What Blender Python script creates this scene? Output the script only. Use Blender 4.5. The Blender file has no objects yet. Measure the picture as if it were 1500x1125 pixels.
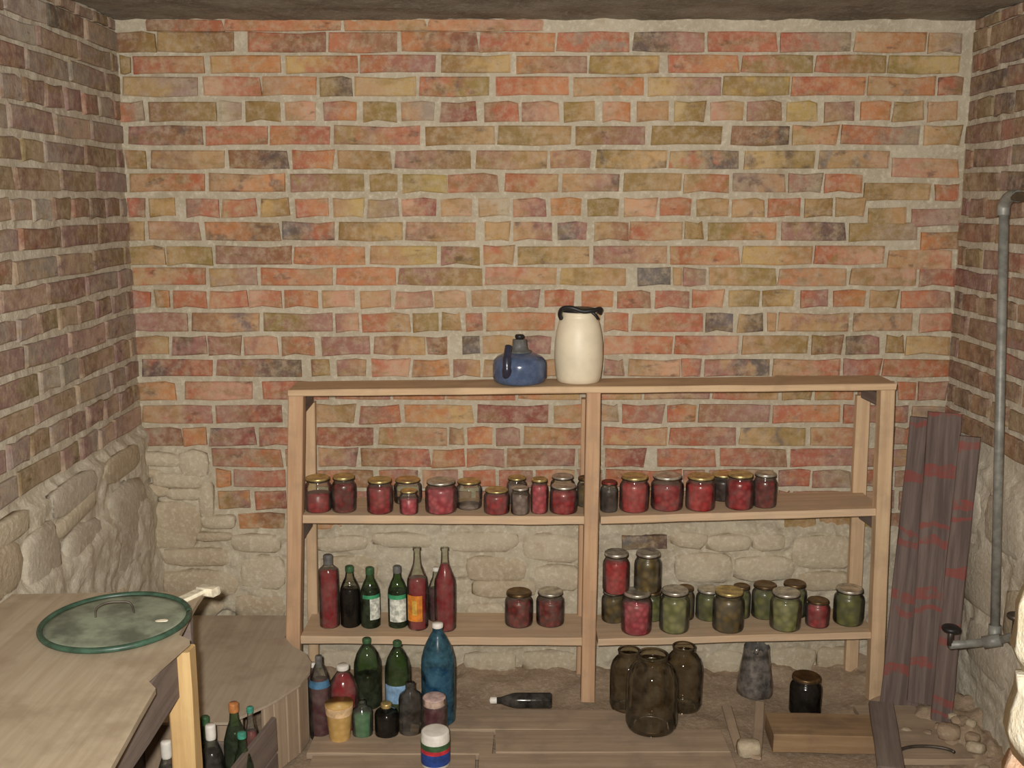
import bpy, bmesh, math, random
from mathutils import Vector, Matrix, noise as mn

random.seed(7)
scene = bpy.context.scene
COL = scene.collection

# ------------------------------------------------------------------ camera
F = 1500.0                      # focal length in pixels of the 1500 x 1125 frame
PITCH = math.radians(10.2)
CP, SP = math.cos(PITCH), math.sin(PITCH)
H = 1.67
cam_d = bpy.data.cameras.new('camera')
cam_d.sensor_width = 36.0
cam_d.lens = 36.0 * F / 1500.0
cam_d.clip_start = 0.02
cam = bpy.data.objects.new('camera', cam_d)
cam.location = (0, 0, H)
cam.rotation_euler = (math.pi / 2 - PITCH, 0, 0)
COL.objects.link(cam)
scene.camera = cam

# ------------------------------------------------------------------ world and flash
world = bpy.data.worlds.new('cellar_world')
scene.world = world
world.use_nodes = True
world.node_tree.nodes['Background'].inputs[0].default_value = (0.9, 0.85, 0.75, 1)
world.node_tree.nodes['Background'].inputs[1].default_value = 0.05
fl = bpy.data.lights.new('camera_flash', 'SPOT')
fl.energy = 360.0
fl.spot_size = math.radians(128)
fl.spot_blend = 1.0
fl.color = (1.0, 0.975, 0.925)
fl.shadow_soft_size = 0.022
flo = bpy.data.objects.new('camera_flash', fl)
flo.location = (-0.045, 0.0, H + 0.045)
flo.rotation_euler = (math.radians(90 - 5.0), 0, math.radians(-1.0))
COL.objects.link(flo)

vs = scene.view_settings
vs.view_transform = 'Standard'
vs.look = 'None'
vs.gamma = 1.0
vs.exposure = 0.0
vs.use_curve_mapping = False

# ------------------------------------------------------------------ pixel -> place
def ray(px, py):
    u = (px - 750.0) / F
    v = (py - 562.5) / F
    return Vector((u, CP - v * SP, -SP - v * CP))
def atY(px, py, Y):
    d = ray(px, py); t = Y / d.y
    return Vector((d.x * t, Y, H + d.z * t))
def atX(px, py, X):
    d = ray(px, py); t = X / d.x
    return Vector((X, d.y * t, H + d.z * t))
def atZ(px, py, z):
    d = ray(px, py); t = (z - H) / d.z
    return Vector((d.x * t, d.y * t, z))

YB = 3.45          # brick back wall
XL, XR = -1.275, 1.488
YFRONT = -0.9
ZC = atY(750, 29, YB).z     # ceiling

# ------------------------------------------------------------------ materials
def lin(c):
    out = []
    for v in c[:3]:
        v = v / 255.0
        out.append(v / 12.92 if v <= 0.04045 else ((v + 0.055) / 1.055) ** 2.4)
    return (out[0], out[1], out[2], 1.0)

class NT:
    def __init__(self, name):
        self.m = bpy.data.materials.new(name)
        self.m.use_nodes = True
        self.t = self.m.node_tree
        self.t.nodes.clear()
        self.out = self.t.nodes.new('ShaderNodeOutputMaterial')
    def n(self, typ, **kw):
        nd = self.t.nodes.new(typ)
        for k, v in kw.items():
            if k.startswith('i_'):
                key = k[2:].replace('_', ' ')
                nd.inputs[key].default_value = v
            else:
                setattr(nd, k, v)
        return nd
    def l(self, a, b): self.t.links.new(a, b)
    def noise(self, vec, scale, detail=4, rough=0.6, out='Fac'):
        nd = self.n('ShaderNodeTexNoise')
        nd.inputs['Scale'].default_value = scale
        nd.inputs['Detail'].default_value = detail
        nd.inputs['Roughness'].default_value = rough
        if vec is not None: self.l(vec, nd.inputs['Vector'])
        return nd.outputs[out]
    def ramp(self, fac, lo, hi):
        nd = self.n('ShaderNodeMapRange', interpolation_type='SMOOTHSTEP')
        nd.inputs['From Min'].default_value = lo
        nd.inputs['From Max'].default_value = hi
        self.l(fac, nd.inputs['Value'])
        return nd.outputs[0]
    def mix(self, fac, a, b):
        nd = self.n('ShaderNodeMix', data_type='RGBA')
        for sock, v in ((nd.inputs[0], fac), (nd.inputs[6], a), (nd.inputs[7], b)):
            if hasattr(v, 'links'): self.l(v, sock)
            else: sock.default_value = v
        return nd.outputs[2]
    def math(self, op, a, b=0.0):
        nd = self.n('ShaderNodeMath', operation=op)
        for sock, v in ((nd.inputs[0], a), (nd.inputs[1], b)):
            if hasattr(v, 'links'): self.l(v, sock)
            else: sock.default_value = v
        return nd.outputs[0]
    def bsdf(self, col, rough=0.8, bump=None, strength=0.3, dist=0.01, metallic=0.0, spec=0.3):
        b = self.n('ShaderNodeBsdfPrincipled')
        if hasattr(col, 'links'): self.l(col, b.inputs['Base Color'])
        else: b.inputs['Base Color'].default_value = col
        b.inputs['Roughness'].default_value = rough
        b.inputs['Metallic'].default_value = metallic
        b.inputs['Specular IOR Level'].default_value = spec
        if bump is not None:
            bp = self.n('ShaderNodeBump')
            bp.inputs['Strength'].default_value = strength
            bp.inputs['Distance'].default_value = dist
            self.l(bump, bp.inputs['Height'])
            self.l(bp.outputs[0], b.inputs['Normal'])
        return b.outputs[0]
    def done(self, shader):
        self.l(shader, self.out.inputs['Surface'])
        return self.m

def mat_masonry(name, c1, c2, c3):
    m = NT(name)
    pos = m.n('ShaderNodeNewGeometry').outputs['Position']
    big = m.ramp(m.noise(pos, 5.0, 5), 0.35, 0.68)
    fine = m.noise(pos, 60.0, 6, 0.7)
    col = m.mix(big, lin(c1), lin(c2))
    col = m.mix(m.ramp(fine, 0.45, 0.75), col, lin(c3))
    stain = m.math('MULTIPLY', m.ramp(m.noise(pos, 11.0, 4), 0.6, 0.75), 0.35)
    col = m.mix(stain, col, lin((150, 116, 82)))
    return m.done(m.bsdf(col, 0.95, fine, 0.5, 0.012, spec=0.1))

M = {}
M['mortar'] = mat_masonry('mortar', (188, 176, 154), (174, 161, 138), (208, 198, 176))
M['mortar_side'] = mat_masonry('mortar_side', (198, 188, 168), (184, 172, 150), (214, 206, 188))
M['limestone'] = mat_masonry('limestone', (192, 178, 153), (177, 162, 137), (210, 198, 175))
M['limestone_brown'] = mat_masonry('limestone_brown', (184, 168, 142), (168, 150, 124), (202, 188, 164))
M['grey_stone'] = mat_masonry('grey_stone', (186, 175, 156), (170, 157, 136), (204, 194, 176))
M['overlit_and_paint_white'] = mat_masonry('overlit_and_paint_white', (236, 228, 206), (226, 212, 180), (242, 236, 220))  # flash overexposure painted into the pier's colour; also the lid's real paint splash
M['pier_brick'] = mat_masonry('pier_brick', (196, 148, 120), (206, 170, 140), (220, 196, 170))
M['earth'] = mat_masonry('earth', (164, 142, 118), (148, 126, 104), (182, 162, 138))
M['concrete'] = mat_masonry('concrete', (150, 144, 130), (116, 111, 100), (168, 160, 146))

def mat_brick():
    m = NT('old_brick')
    pos = m.n('ShaderNodeNewGeometry').outputs['Position']
    gen = m.n('ShaderNodeTexCoord').outputs['Generated']
    a = m.n('ShaderNodeAttribute', attribute_type='OBJECT', attribute_name='tone_a').outputs['Color']
    b = m.n('ShaderNodeAttribute', attribute_type='OBJECT', attribute_name='tone_b').outputs['Color']
    c = m.n('ShaderNodeAttribute', attribute_type='OBJECT', attribute_name='tone_c').outputs['Color']
    sp = m.n('ShaderNodeSeparateXYZ'); m.l(gen, sp.inputs[0])
    med = m.noise(pos, 22.0, 3)
    fine = m.noise(pos, 90.0, 6, 0.7)
    f = m.math('ADD', sp.outputs[0], m.math('MULTIPLY', m.math('SUBTRACT', med, 0.5), 1.6))
    col = m.mix(m.ramp(f, 0.1, 0.9), a, b)
    spot = m.ramp(m.noise(pos, 16.0, 2), 0.5, 0.66)
    col = m.mix(m.math('MULTIPLY', spot, 0.8), col, c)
    # burnt streaks and dusty mortar smear
    st = m.n('ShaderNodeMapping'); st.inputs['Scale'].default_value = (9.0, 9.0, 26.0)
    m.l(pos, st.inputs['Vector'])
    og = m.math('MULTIPLY', m.ramp(m.noise(st.outputs[0], 1.0, 4), 0.48, 0.66), 0.5)
    col = m.mix(og, col, lin((136, 112, 72)))
    st2 = m.n('ShaderNodeMapping'); st2.inputs['Scale'].default_value = (14.0, 14.0, 30.0); st2.inputs['Location'].default_value = (5, 3, 8)
    m.l(pos, st2.inputs['Vector'])
    bk = m.math('MULTIPLY', m.ramp(m.noise(st2.outputs[0], 1.0, 3), 0.60, 0.72), 0.55)
    col = m.mix(bk, col, lin((84, 68, 60)))
    dust = m.math('MULTIPLY', m.ramp(m.noise(pos, 34.0, 5, 0.7), 0.38, 0.74), 0.62)
    col = m.mix(dust, col, lin((188, 168, 142)))
    dk = m.math('MULTIPLY', m.ramp(fine, 0.56, 0.75), 0.35)
    col = m.mix(dk, col, lin((92, 70, 56)))
    return m.done(m.bsdf(col, 0.92, fine, 0.45, 0.008, spec=0.12))
M['brick'] = mat_brick()

def mat_wood(name, c1, c2, c3, axis='X', rough=0.75, dirt=0.3):
    m = NT(name)
    tc = m.n('ShaderNodeTexCoord')
    mp = m.n('ShaderNodeMapping')
    s = [45.0, 45.0, 45.0]
    s['XYZ'.index(axis)] = 2.2
    mp.inputs['Scale'].default_value = s
    m.l(tc.outputs['Object'], mp.inputs['Vector'])
    oi = m.n('ShaderNodeObjectInfo')
    ad = m.n('ShaderNodeVectorMath', operation='ADD')
    cb = m.n('ShaderNodeCombineXYZ')
    r = m.math('MULTIPLY', oi.outputs['Random'], 40.0)
    for k in range(3): m.l(r, cb.inputs[k])
    m.l(mp.outputs[0], ad.inputs[0]); m.l(cb.outputs[0], ad.inputs[1])
    g = m.noise(ad.outputs[0], 1.0, 5, 0.65)
    pos = m.n('ShaderNodeNewGeometry').outputs['Position']
    col = m.mix(m.ramp(g, 0.35, 0.65), lin(c1), lin(c2))
    d = m.math('MULTIPLY', m.ramp(m.noise(pos, 9.0, 5), 0.45, 0.7), dirt)
    col = m.mix(d, col, lin(c3))
    return m.done(m.bsdf(col, rough, g, 0.25, 0.004, spec=0.2))

M['pine'] = mat_wood('pine', (196, 160, 126), (180, 142, 110), (160, 134, 108), dirt=.6)
M['pine_pale'] = mat_wood('pine_pale', (206, 176, 140), (190, 158, 124), (168, 142, 114), dirt=.5)
M['table_sheet'] = mat_wood('table_sheet', (176, 160, 136), (164, 147, 123), (142, 124, 102), 'Y', 0.6, 0.6)
M['shelf_wood'] = mat_wood('shelf_wood', (206, 178, 146), (192, 162, 130), (186, 164, 138), dirt=.7)
M['grey_wood'] = mat_wood('grey_wood', (132, 118, 108), (112, 98, 90), (90, 78, 68))
M['leg_wood'] = mat_wood('leg_wood', (206, 174, 122), (190, 154, 104), (158, 128, 92))
M['floor_plank'] = mat_wood('floor_plank', (172, 150, 126), (156, 134, 112), (146, 128, 108), 'X', 0.85, 0.8)
M['beam_wood'] = mat_wood('beam_wood', (158, 130, 98), (142, 114, 84), (112, 92, 74), dirt=.6)
M['bin_sheet'] = mat_wood('bin_sheet', (180, 164, 142), (170, 153, 132), (152, 134, 114), 'Y', 0.85, 0.6)
M['brown_wood'] = mat_wood('brown_wood', (132, 100, 72), (112, 84, 62), (90, 68, 52))

def mat_paint_plank():
    m = NT('painted_plank')
    tc = m.n('ShaderNodeTexCoord')
    mp = m.n('ShaderNodeMapping'); mp.inputs['Scale'].default_value = (2.2, 45, 45)
    m.l(tc.outputs['Object'], mp.inputs['Vector'])
    g = m.noise(mp.outputs[0], 1.0, 5, 0.65)
    pos = m.n('ShaderNodeNewGeometry').outputs['Position']
    col = m.mix(m.ramp(g, 0.35, 0.65), lin((116, 100, 92)), lin((90, 76, 70)))
    oi = m.n('ShaderNodeObjectInfo')
    sp = m.n('ShaderNodeSeparateXYZ'); m.l(tc.outputs['Object'], sp.inputs[0])
    x = m.math('ADD', sp.outputs[0], m.math('MULTIPLY', oi.outputs['Random'], 3.0))
    x = m.math('ADD', x, m.math('MULTIPLY', m.noise(pos, 9.0, 3), 0.1))
    band = m.math('MULTIPLY', m.math('SINE', m.math('MULTIPLY', x, 30.0)), m.math('ADD', 0.75, m.math('MULTIPLY', m.math('SINE', m.math('MULTIPLY', x, 110.0)), 0.6)))
    red = m.math('MULTIPLY', m.ramp(band, 0.45, 0.65), m.ramp(m.noise(pos, 24.0, 5, 0.7), 0.34, 0.54))
    col = m.mix(m.math('MULTIPLY', red, 0.6), col, lin((140, 62, 54)))
    return m.done(m.bsdf(col, 0.8, g, 0.3, 0.004, spec=0.2))
M['painted_plank'] = mat_paint_plank()

def mat_plain(name, c, rough=0.5, metallic=0.0, spec=0.4, var=0.15, scale=40.0):
    m = NT(name)
    pos = m.n('ShaderNodeNewGeometry').outputs['Position']
    n1 = m.noise(pos, scale, 4)
    dark = tuple(v * (1 - var) for v in c)
    lite = tuple(min(255, v * (1 + var)) for v in c)
    col = m.mix(m.ramp(n1, 0.3, 0.7), lin(dark), lin(lite))
    return m.done(m.bsdf(col, rough, n1, 0.1, 0.002, metallic, spec))

def mat_content(name, c1, c2, rough=0.35, scale=55.0):
    m = NT(name)
    pos = m.n('ShaderNodeNewGeometry').outputs['Position']
    v = m.n('ShaderNodeTexVoronoi'); v.inputs['Scale'].default_value = scale
    m.l(pos, v.inputs['Vector'])
    col = m.mix(m.ramp(v.outputs['Distance'], 0.1, 0.75), lin(c1), lin(c2))
    return m.done(m.bsdf(col, rough, v.outputs['Distance'], 0.15, 0.003, spec=0.4))

def mat_glass(name, tint, haze=0.06, hazecol=(190, 180, 165), rough=0.06):
    m = NT(name)
    tr = m.n('ShaderNodeBsdfTransparent'); tr.inputs[0].default_value = lin(tint)
    df = m.n('ShaderNodeBsdfDiffuse'); df.inputs[0].default_value = lin(hazecol)
    pos = m.n('ShaderNodeNewGeometry').outputs['Position']
    hz = m.math('MULTIPLY', m.ramp(m.noise(pos, 25.0, 4), 0.2, 0.8), 2 * haze)
    mx = m.n('ShaderNodeMixShader'); m.l(hz, mx.inputs[0])
    m.l(tr.outputs[0], mx.inputs[1]); m.l(df.outputs[0], mx.inputs[2])
    gl = m.n('ShaderNodeBsdfGlossy'); gl.inputs['Roughness'].default_value = rough
    fr = m.n('ShaderNodeFresnel'); fr.inputs['IOR'].default_value = 1.25
    m2 = m.n('ShaderNodeMixShader'); m.l(fr.outputs[0], m2.inputs[0])
    m.l(mx.outputs[0], m2.inputs[1]); m.l(gl.outputs[0], m2.inputs[2])
    return m.done(m2.outputs[0])

M['glass'] = mat_glass('jar_glass', (242, 243, 236), 0.06, (214, 206, 190))
M['glass_clean'] = mat_glass('clean_glass', (232, 232, 226), 0.012)
M['glass_green'] = mat_glass('green_bottle_glass', (186, 206, 168), 0.12, (124, 138, 108))
M['glass_dark'] = mat_glass('dark_jar_glass', (206, 197, 178), 0.16, (128, 114, 92))
M['glass_aqua'] = mat_glass('aqua_bottle_plastic', (150, 178, 184), 0.30, (84, 128, 146), 0.25)
M['glass_film'] = mat_glass('grey_film', (196, 192, 184), 0.18, (130, 124, 116), 0.12)
M['lid_gold'] = mat_plain('gold_lid', (206, 182, 122), 0.35, 0.75)
M['lid_silver'] = mat_plain('silver_lid', (200, 192, 176), 0.35, 0.75)
M['lid_brown'] = mat_plain('tarnished_lid', (120, 96, 66), 0.4, 0.8)
M['lid_rim'] = mat_plain('dark_lid_rim', (72, 62, 48), 0.4, 0.6)
M['lid_red'] = mat_plain('red_lid', (120, 48, 40), 0.4, 0.2)
M['c_red'] = mat_content('red_preserve', (164, 46, 54), (126, 28, 36))
M['c_brightred'] = mat_content('bright_red_preserve', (178, 50, 54), (146, 34, 40))
M['c_pink'] = mat_content('pink_preserve', (196, 84, 96), (150, 48, 62))
M['c_darkred'] = mat_content('dark_red_preserve', (132, 42, 40), (92, 26, 28))
M['c_green'] = mat_content('green_pickle', (118, 116, 62), (78, 80, 40), 0.35, 38)
M['c_paleg'] = mat_content('pale_green_pickle', (146, 140, 92), (104, 104, 60), 0.35, 38)
M['c_olive'] = mat_content('olive_pickle', (112, 88, 40), (70, 56, 28), 0.35, 38)
M['c_dark'] = mat_content('dark_preserve', (62, 40, 38), (40, 26, 26))
M['c_grey'] = mat_content('greyish_preserve', (140, 120, 112), (108, 86, 82))
M['c_black'] = mat_content('black_liquid', (34, 30, 26), (26, 22, 20), 0.2)
M['c_juice'] = mat_content('red_juice', (146, 36, 46), (130, 30, 40), 0.2)
M['c_purple'] = mat_content('purple_juice', (92, 44, 56), (76, 36, 46), 0.25)
M['c_green_liq'] = mat_content('green_liquid', (84, 128, 92), (70, 112, 80), 0.3)
M['c_yellow'] = mat_content('yellow_liquid', (212, 174, 108), (200, 160, 94), 0.5)
M['cap_white'] = mat_plain('white_cap', (226, 220, 208), 0.5, 0, 0.4, 0.04)
M['cap_green'] = mat_plain('green_cap', (60, 92, 58), 0.5)
M['cap_teal'] = mat_plain('teal_cap', (70, 150, 128), 0.5)
M['cap_grey'] = mat_plain('grey_cap', (98, 96, 92), 0.5)
M['cap_orange'] = mat_plain('orange_cap', (190, 124, 72), 0.5)
M['cap_pink'] = mat_plain('pink_cap', (198, 168, 160), 0.5)
M['cap_tan'] = mat_plain('pale_foam', (212, 178, 134), 0.7)
M['cap_blue'] = mat_plain('blue_cap', (70, 110, 140), 0.5)
M['label_white'] = mat_plain('white_label', (206, 206, 192), 0.6, 0, 0.3, 0.2, 60)
M['label_green'] = mat_plain('green_label', (60, 140, 96), 0.6)
M['label_orange'] = mat_plain('orange_label', (214, 130, 48), 0.5)
M['label_yellow'] = mat_plain('yellow_label', (222, 180, 84), 0.5)
M['label_blue'] = mat_plain('blue_label', (40, 66, 130), 0.5)
M['label_sky'] = mat_plain('pale_blue_label', (130, 160, 188), 0.5)
M['label_redm'] = mat_plain('red_label', (190, 50, 60), 0.5)
M['enamel_blue'] = mat_plain('blue_enamel', (76, 90, 116), 0.18, 0, 0.6, 0.1)
M['enamel_dark'] = mat_plain('dark_blue_enamel', (46, 46, 62), 0.25, 0, 0.6, 0.1)
M['cream_plastic'] = mat_plain('cream_plastic', (222, 208, 180), 0.45, 0, 0.4, 0.04, 8)
M['black_plastic'] = mat_plain('black_plastic', (34, 32, 32), 0.45)
M['green_enamel'] = mat_plain('green_enamel', (54, 78, 62), 0.4)
M['pan_grey'] = mat_plain('grey_pan_lid', (120, 126, 108), 0.5, 0, 0.4, 0.22, 14)
M['iron'] = mat_plain('iron', (92, 84, 76), 0.5, 0.7)
M['pipe'] = mat_plain('painted_pipe', (132, 130, 122), 0.5, 0.2, 0.4, 0.12, 30)
M['white_metal'] = mat_plain('white_metal', (206, 196, 172), 0.5)
M['foil'] = mat_plain('dark_foil', (122, 116, 110), 0.25, 0.5, 0.5, 0.3, 30)

# ------------------------------------------------------------------ object helpers
def new_mesh(name, verts, faces, mat, smooth=False):
    me = bpy.data.meshes.new(name)
    me.from_pydata([tuple(v) for v in verts], [], faces)
    me.update()
    if mat is not None:
        me.materials.append(M[mat] if isinstance(mat, str) else mat)
    if smooth:
        me.polygons.foreach_set('use_smooth', [True] * len(me.polygons))
    return me
def link(name, me, parent=None, mw=None):
    o = bpy.data.objects.new(name, me)
    COL.objects.link(o)
    mw = mw or Matrix.Identity(4)
    if parent is not None:
        o.parent = parent
        pm = parent.get('_') if False else PM[parent.name]
        o.matrix_basis = pm.inverted() @ mw
    else:
        o.matrix_basis = mw
    PM[o.name] = mw.copy()
    return o
PM = {}
def tag(o, label, cat, group=None):
    o['label'] = label; o['category'] = cat
    if group: o['group'] = group
    return o
def thing(name, label, cat, loc, group=None, rotz=0.0):
    o = link(name, None, None, Matrix.Translation(Vector(loc)) @ Matrix.Rotation(rotz, 4, 'Z'))
    o.empty_display_size = 0.05
    return tag(o, label, cat, group)
def structure(o):
    o['kind'] = 'structure'
    return o
def frame(xdir, zdir, loc):
    x = Vector(xdir).normalized(); z = Vector(zdir)
    y = z.cross(x).normalized(); z = x.cross(y).normalized()
    m = Matrix((x, y, z)).transposed().to_4x4()
    m.translation = Vector(loc)
    return m

def board_mesh(L, w, h, mat, rough=0.002, seg=8, bev=0.003, rnd=None):
    """box along local X (0..L), width w on Y, thickness h on Z (top at 0), worn edges"""
    rnd = rnd or random
    V, Fc = [], []
    sec = [(-w/2+bev, 0), (w/2-bev, 0), (w/2, -bev), (w/2, -h+bev), (w/2-bev, -h), (-w/2+bev, -h), (-w/2, -h+bev), (-w/2, -bev)]
    ph = rnd.random() * 50
    for i in range(seg + 1):
        x = L * i / seg
        for j, (y, z) in enumerate(sec):
            q = mn.noise(Vector((x * 6 + ph, y * 30, z * 30)))
            q2 = mn.noise(Vector((x * 6 + ph + 9, y * 30, z * 30)))
            xe = x + (mn.noise(Vector((ph, y * 40, z * 40))) * rough * 2 if i in (0, seg) else 0)
            V.append((xe, y + q * rough, z + q2 * rough))
    n = len(sec)
    for i in range(seg):
        for j in range(n):
            a = i * n + j; b = i * n + (j + 1) % n
            Fc.append((a, a + n, b + n, b))
    Fc.append(tuple(range(n)))
    Fc.append(tuple(reversed(range(seg * n, seg * n + n))))
    return new_mesh('board', V, Fc, mat)
def board(name, p0, p1, w, h, mat, parent=None, up=(0, 0, 1), rough=0.002, seg=8, bev=0.003):
    p0, p1 = Vector(p0), Vector(p1)
    me = board_mesh((p1 - p0).length, w, h, mat, rough, seg, bev)
    return link(name, me, parent, frame(p1 - p0, up, p0))

def lathe(prof, mat, seg=28, close=True):
    V, Fc = [], []
    for r, z in prof:
        for k in range(seg):
            a = 2 * math.pi * k / seg
            V.append((r * math.cos(a), r * math.sin(a), z))
    for i in range(len(prof) - 1):
        for k in range(seg):
            a = i * seg + k; b = i * seg + (k + 1) % seg
            Fc.append((a, b, b + seg, a + seg))
    if close:
        Fc.append(tuple(reversed(range(seg))))
        Fc.append(tuple(range((len(prof) - 1) * seg, len(prof) * seg)))
    me = new_mesh('lathe', V, Fc, mat, True)
    return me
def tube_mesh(pts, r, mat, seg=10, cap=True):
    pts = [Vector(p) for p in pts]
    V, Fc = [], []
    n = len(pts)
    prev = None
    for i, p in enumerate(pts):
        t = (pts[min(i + 1, n - 1)] - pts[max(i - 1, 0)]).normalized()
        ref = Vector((0, 0, 1)) if abs(t.z) < 0.9 else Vector((1, 0, 0))
        if prev is None:
            a = t.cross(ref).normalized()
        else:
            a = (prev - t * prev.dot(t)).normalized()
        prev = a
        b = t.cross(a)
        rr = r[i] if isinstance(r, (list, tuple)) else r
        for k in range(seg):
            th = 2 * math.pi * k / seg
            V.append(p + (a * math.cos(th) + b * math.sin(th)) * rr)
    for i in range(n - 1):
        for k in range(seg):
            q = i * seg + k; s = i * seg + (k + 1) % seg
            Fc.append((q, s, s + seg, q + seg))
    if cap:
        Fc.append(tuple(reversed(range(seg))))
        Fc.append(tuple(range((n - 1) * seg, n * seg)))
    return new_mesh('tube', V, Fc, mat, True)
def smooth_path(ctrl, n=8):
    pts = [Vector(c) for c in ctrl]
    out = []
    for i in range(len(pts) - 1):
        p0 = pts[max(i - 1, 0)]; p1 = pts[i]; p2 = pts[i + 1]; p3 = pts[min(i + 2, len(pts) - 1)]
        for k in range(n):
            t = k / n
            out.append(0.5 * ((2 * p1) + (p2 - p0) * t + (2 * p0 - 5 * p1 + 4 * p2 - p3) * t * t + (3 * p1 - p0 - 3 * p2 + p3) * t ** 3))
    out.append(pts[-1])
    return out

def fbm(x, y, s, o=4, z=0.0):
    return mn.fractal(Vector((x * s, y * s, z)), 0.8, 2.0, o)

# ------------------------------------------------------------------ floor and ceiling
def sm(a, b, x):
    t = max(0.0, min(1.0, (x - a) / (b - a)))
    return t * t * (3 - 2 * t)
def grid(name, nu, nv, fn, mat, smooth=True):
    V = [fn(i / nu, j / nv) for j in range(nv + 1) for i in range(nu + 1)]
    Fc = []
    for j in range(nv):
        for i in range(nu):
            a = j * (nu + 1) + i
            Fc.append((a, a + 1, a + nu + 2, a + nu + 1))
    return new_mesh(name, V, Fc, mat, smooth)

def floor_z(x, y):
    z = -0.012 + 0.008 * fbm(x, y, 9)
    mound = sm(1.05, 1.5, x) * sm(2.3, 3.0, y)
    z += mound * (0.10 + 0.05 * fbm(x, y, 14, 4, 3.0))
    z += sm(3.22, 3.46, y) * (0.035 + 0.02 * fbm(x, y, 16, 4, 7.0))
    return z
def floor_fn(u, v):
    x = XL - 0.03 + u * (XR - XL + 0.06)
    y = YFRONT + v * (YB + 0.03 - YFRONT)
    return (x, y, floor_z(x, y))
structure(link('floor', grid('floor', 150, 230, floor_fn, 'earth')))

def ceil_fn(u, v):
    x = XL - 0.05 + u * (XR - XL + 0.1)
    y = YFRONT + v * (YB + 0.05 - YFRONT)
    return (x, y, ZC + 0.006 * fbm(x, y, 5) + 0.003 * fbm(x, y, 30))
me = grid('ceiling', 120, 160, ceil_fn, 'concrete')
me.flip_normals()
structure(link('ceiling', me))

# ------------------------------------------------------------------ walls (mortar body with real relief)
PL_B = [(-200, 655), (300, 657), (318, 745), (345, 752), (352, 778), (420, 772), (640, 768), (860, 765), (1100, 768), (1290, 770), (1700, 772)]
def pl_edge(px):
    for (x0, y0), (x1, y1) in zip(PL_B[:-1], PL_B[1:]):
        if x0 <= px <= x1:
            return y0 + (y1 - y0) * (px - x0) / (x1 - x0)
    return 770
def back_px(x, z):
    # pixel of a point on the back wall plane
    dz = z - H
    zc = YB * CP - dz * SP
    yc = -(dz * CP + YB * SP)
    return 750 + F * x / zc, 562.5 + F * yc / zc
def mortar_out(a, b, seed=0.0):
    return -0.004 + 0.004 * fbm(a, b, 30, 3, seed) + 0.004 * fbm(a, b, 9, 3, seed + 4)
HOLES = [(224, 838, 11, 36, 0.16), (279, 785, 12, 8, 0.06), (222, 742, 10, 16, 0.05), (320, 900, 36, 6, 0.03), (240, 700, 40, 6, 0.03), (240, 722, 50, 5, 0.04), (690, 850, 60, 5, 0.015)]
def back_fn(u, v):
    x = XL - 0.04 + u * (XR - XL + 0.08)
    z = -0.05 + v * (ZC + 0.08)
    px, py = back_px(x, z)
    e = pl_edge(px) + 10 * fbm(x, z, 14, 3, 2.0)
    m = sm(-6, 8, py - e)
    pl = 0.016 + 0.018 * fbm(x, z, 6, 4, 1.0) + 0.008 * fbm(x, z, 26, 4, 5.0)
    d = mortar_out(x, z) * (1 - m) + pl * m
    # mortar smear under the slab
    top = sm(0.055, 0.02, ZC - z) if px > 790 else sm(0.02, 0.0, ZC - z)
    d += 0.008 * top
    for hx, hy, rx, ry, dep in HOLES:
        q = ((px - hx) / rx) ** 2 + ((py - hy) / ry) ** 2
        if q < 2.2: d -= dep * sm(2.0, 0.4, q + 0.5 * fbm(x, z, 30, 2))
    return (x, YB - d, z)
me = grid('wall_back', 330, 270, back_fn, 'mortar')
wall_back = structure(link('wall_back', me))

ZPL = 0.885     # level where bricks stop on the side walls
def side_fn(X, sgn, zpl, seed):
    def fn(u, v):
        y = YFRONT + u * (YB + 0.04 - YFRONT)
        z = -0.05 + v * (ZC + 0.08)
        e = zpl + 0.02 * fbm(y, z, 12, 3, seed)
        m = sm(0.012, -0.012, z - e)
        pl = 0.02 + 0.014 * fbm(y, z, 5, 4, seed + 1) + 0.007 * fbm(y, z, 22, 4, seed + 5)
        d = mortar_out(y, z, seed) * (1 - m) + pl * m
        # rough footing steps forward lower down
        d += sm(0.72, 0.66, z + 0.02 * fbm(y, z, 8, 2, seed)) * (0.025 if sgn > 0 else 0.004)
        return (X + sgn * d, y, z)
    return fn
me = grid('wall_left', 330, 200, side_fn(XL, 1, ZPL, 11.0), 'mortar_side'); me.flip_normals()
wall_left = structure(link('wall_left', me))
me = grid('wall_right', 330, 200, side_fn(XR, -1, 0.84, 23.0), 'mortar_side')
wall_right = structure(link('wall_right', me))
V = [(XL - .05, YFRONT, -.05), (XR + .05, YFRONT, -.05), (XR + .05, YFRONT, ZC + .05), (XL - .05, YFRONT, ZC + .05)]
structure(link('wall_front', new_mesh('wall_front', V, [(0, 3, 2, 1)], 'mortar_side')))

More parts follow.
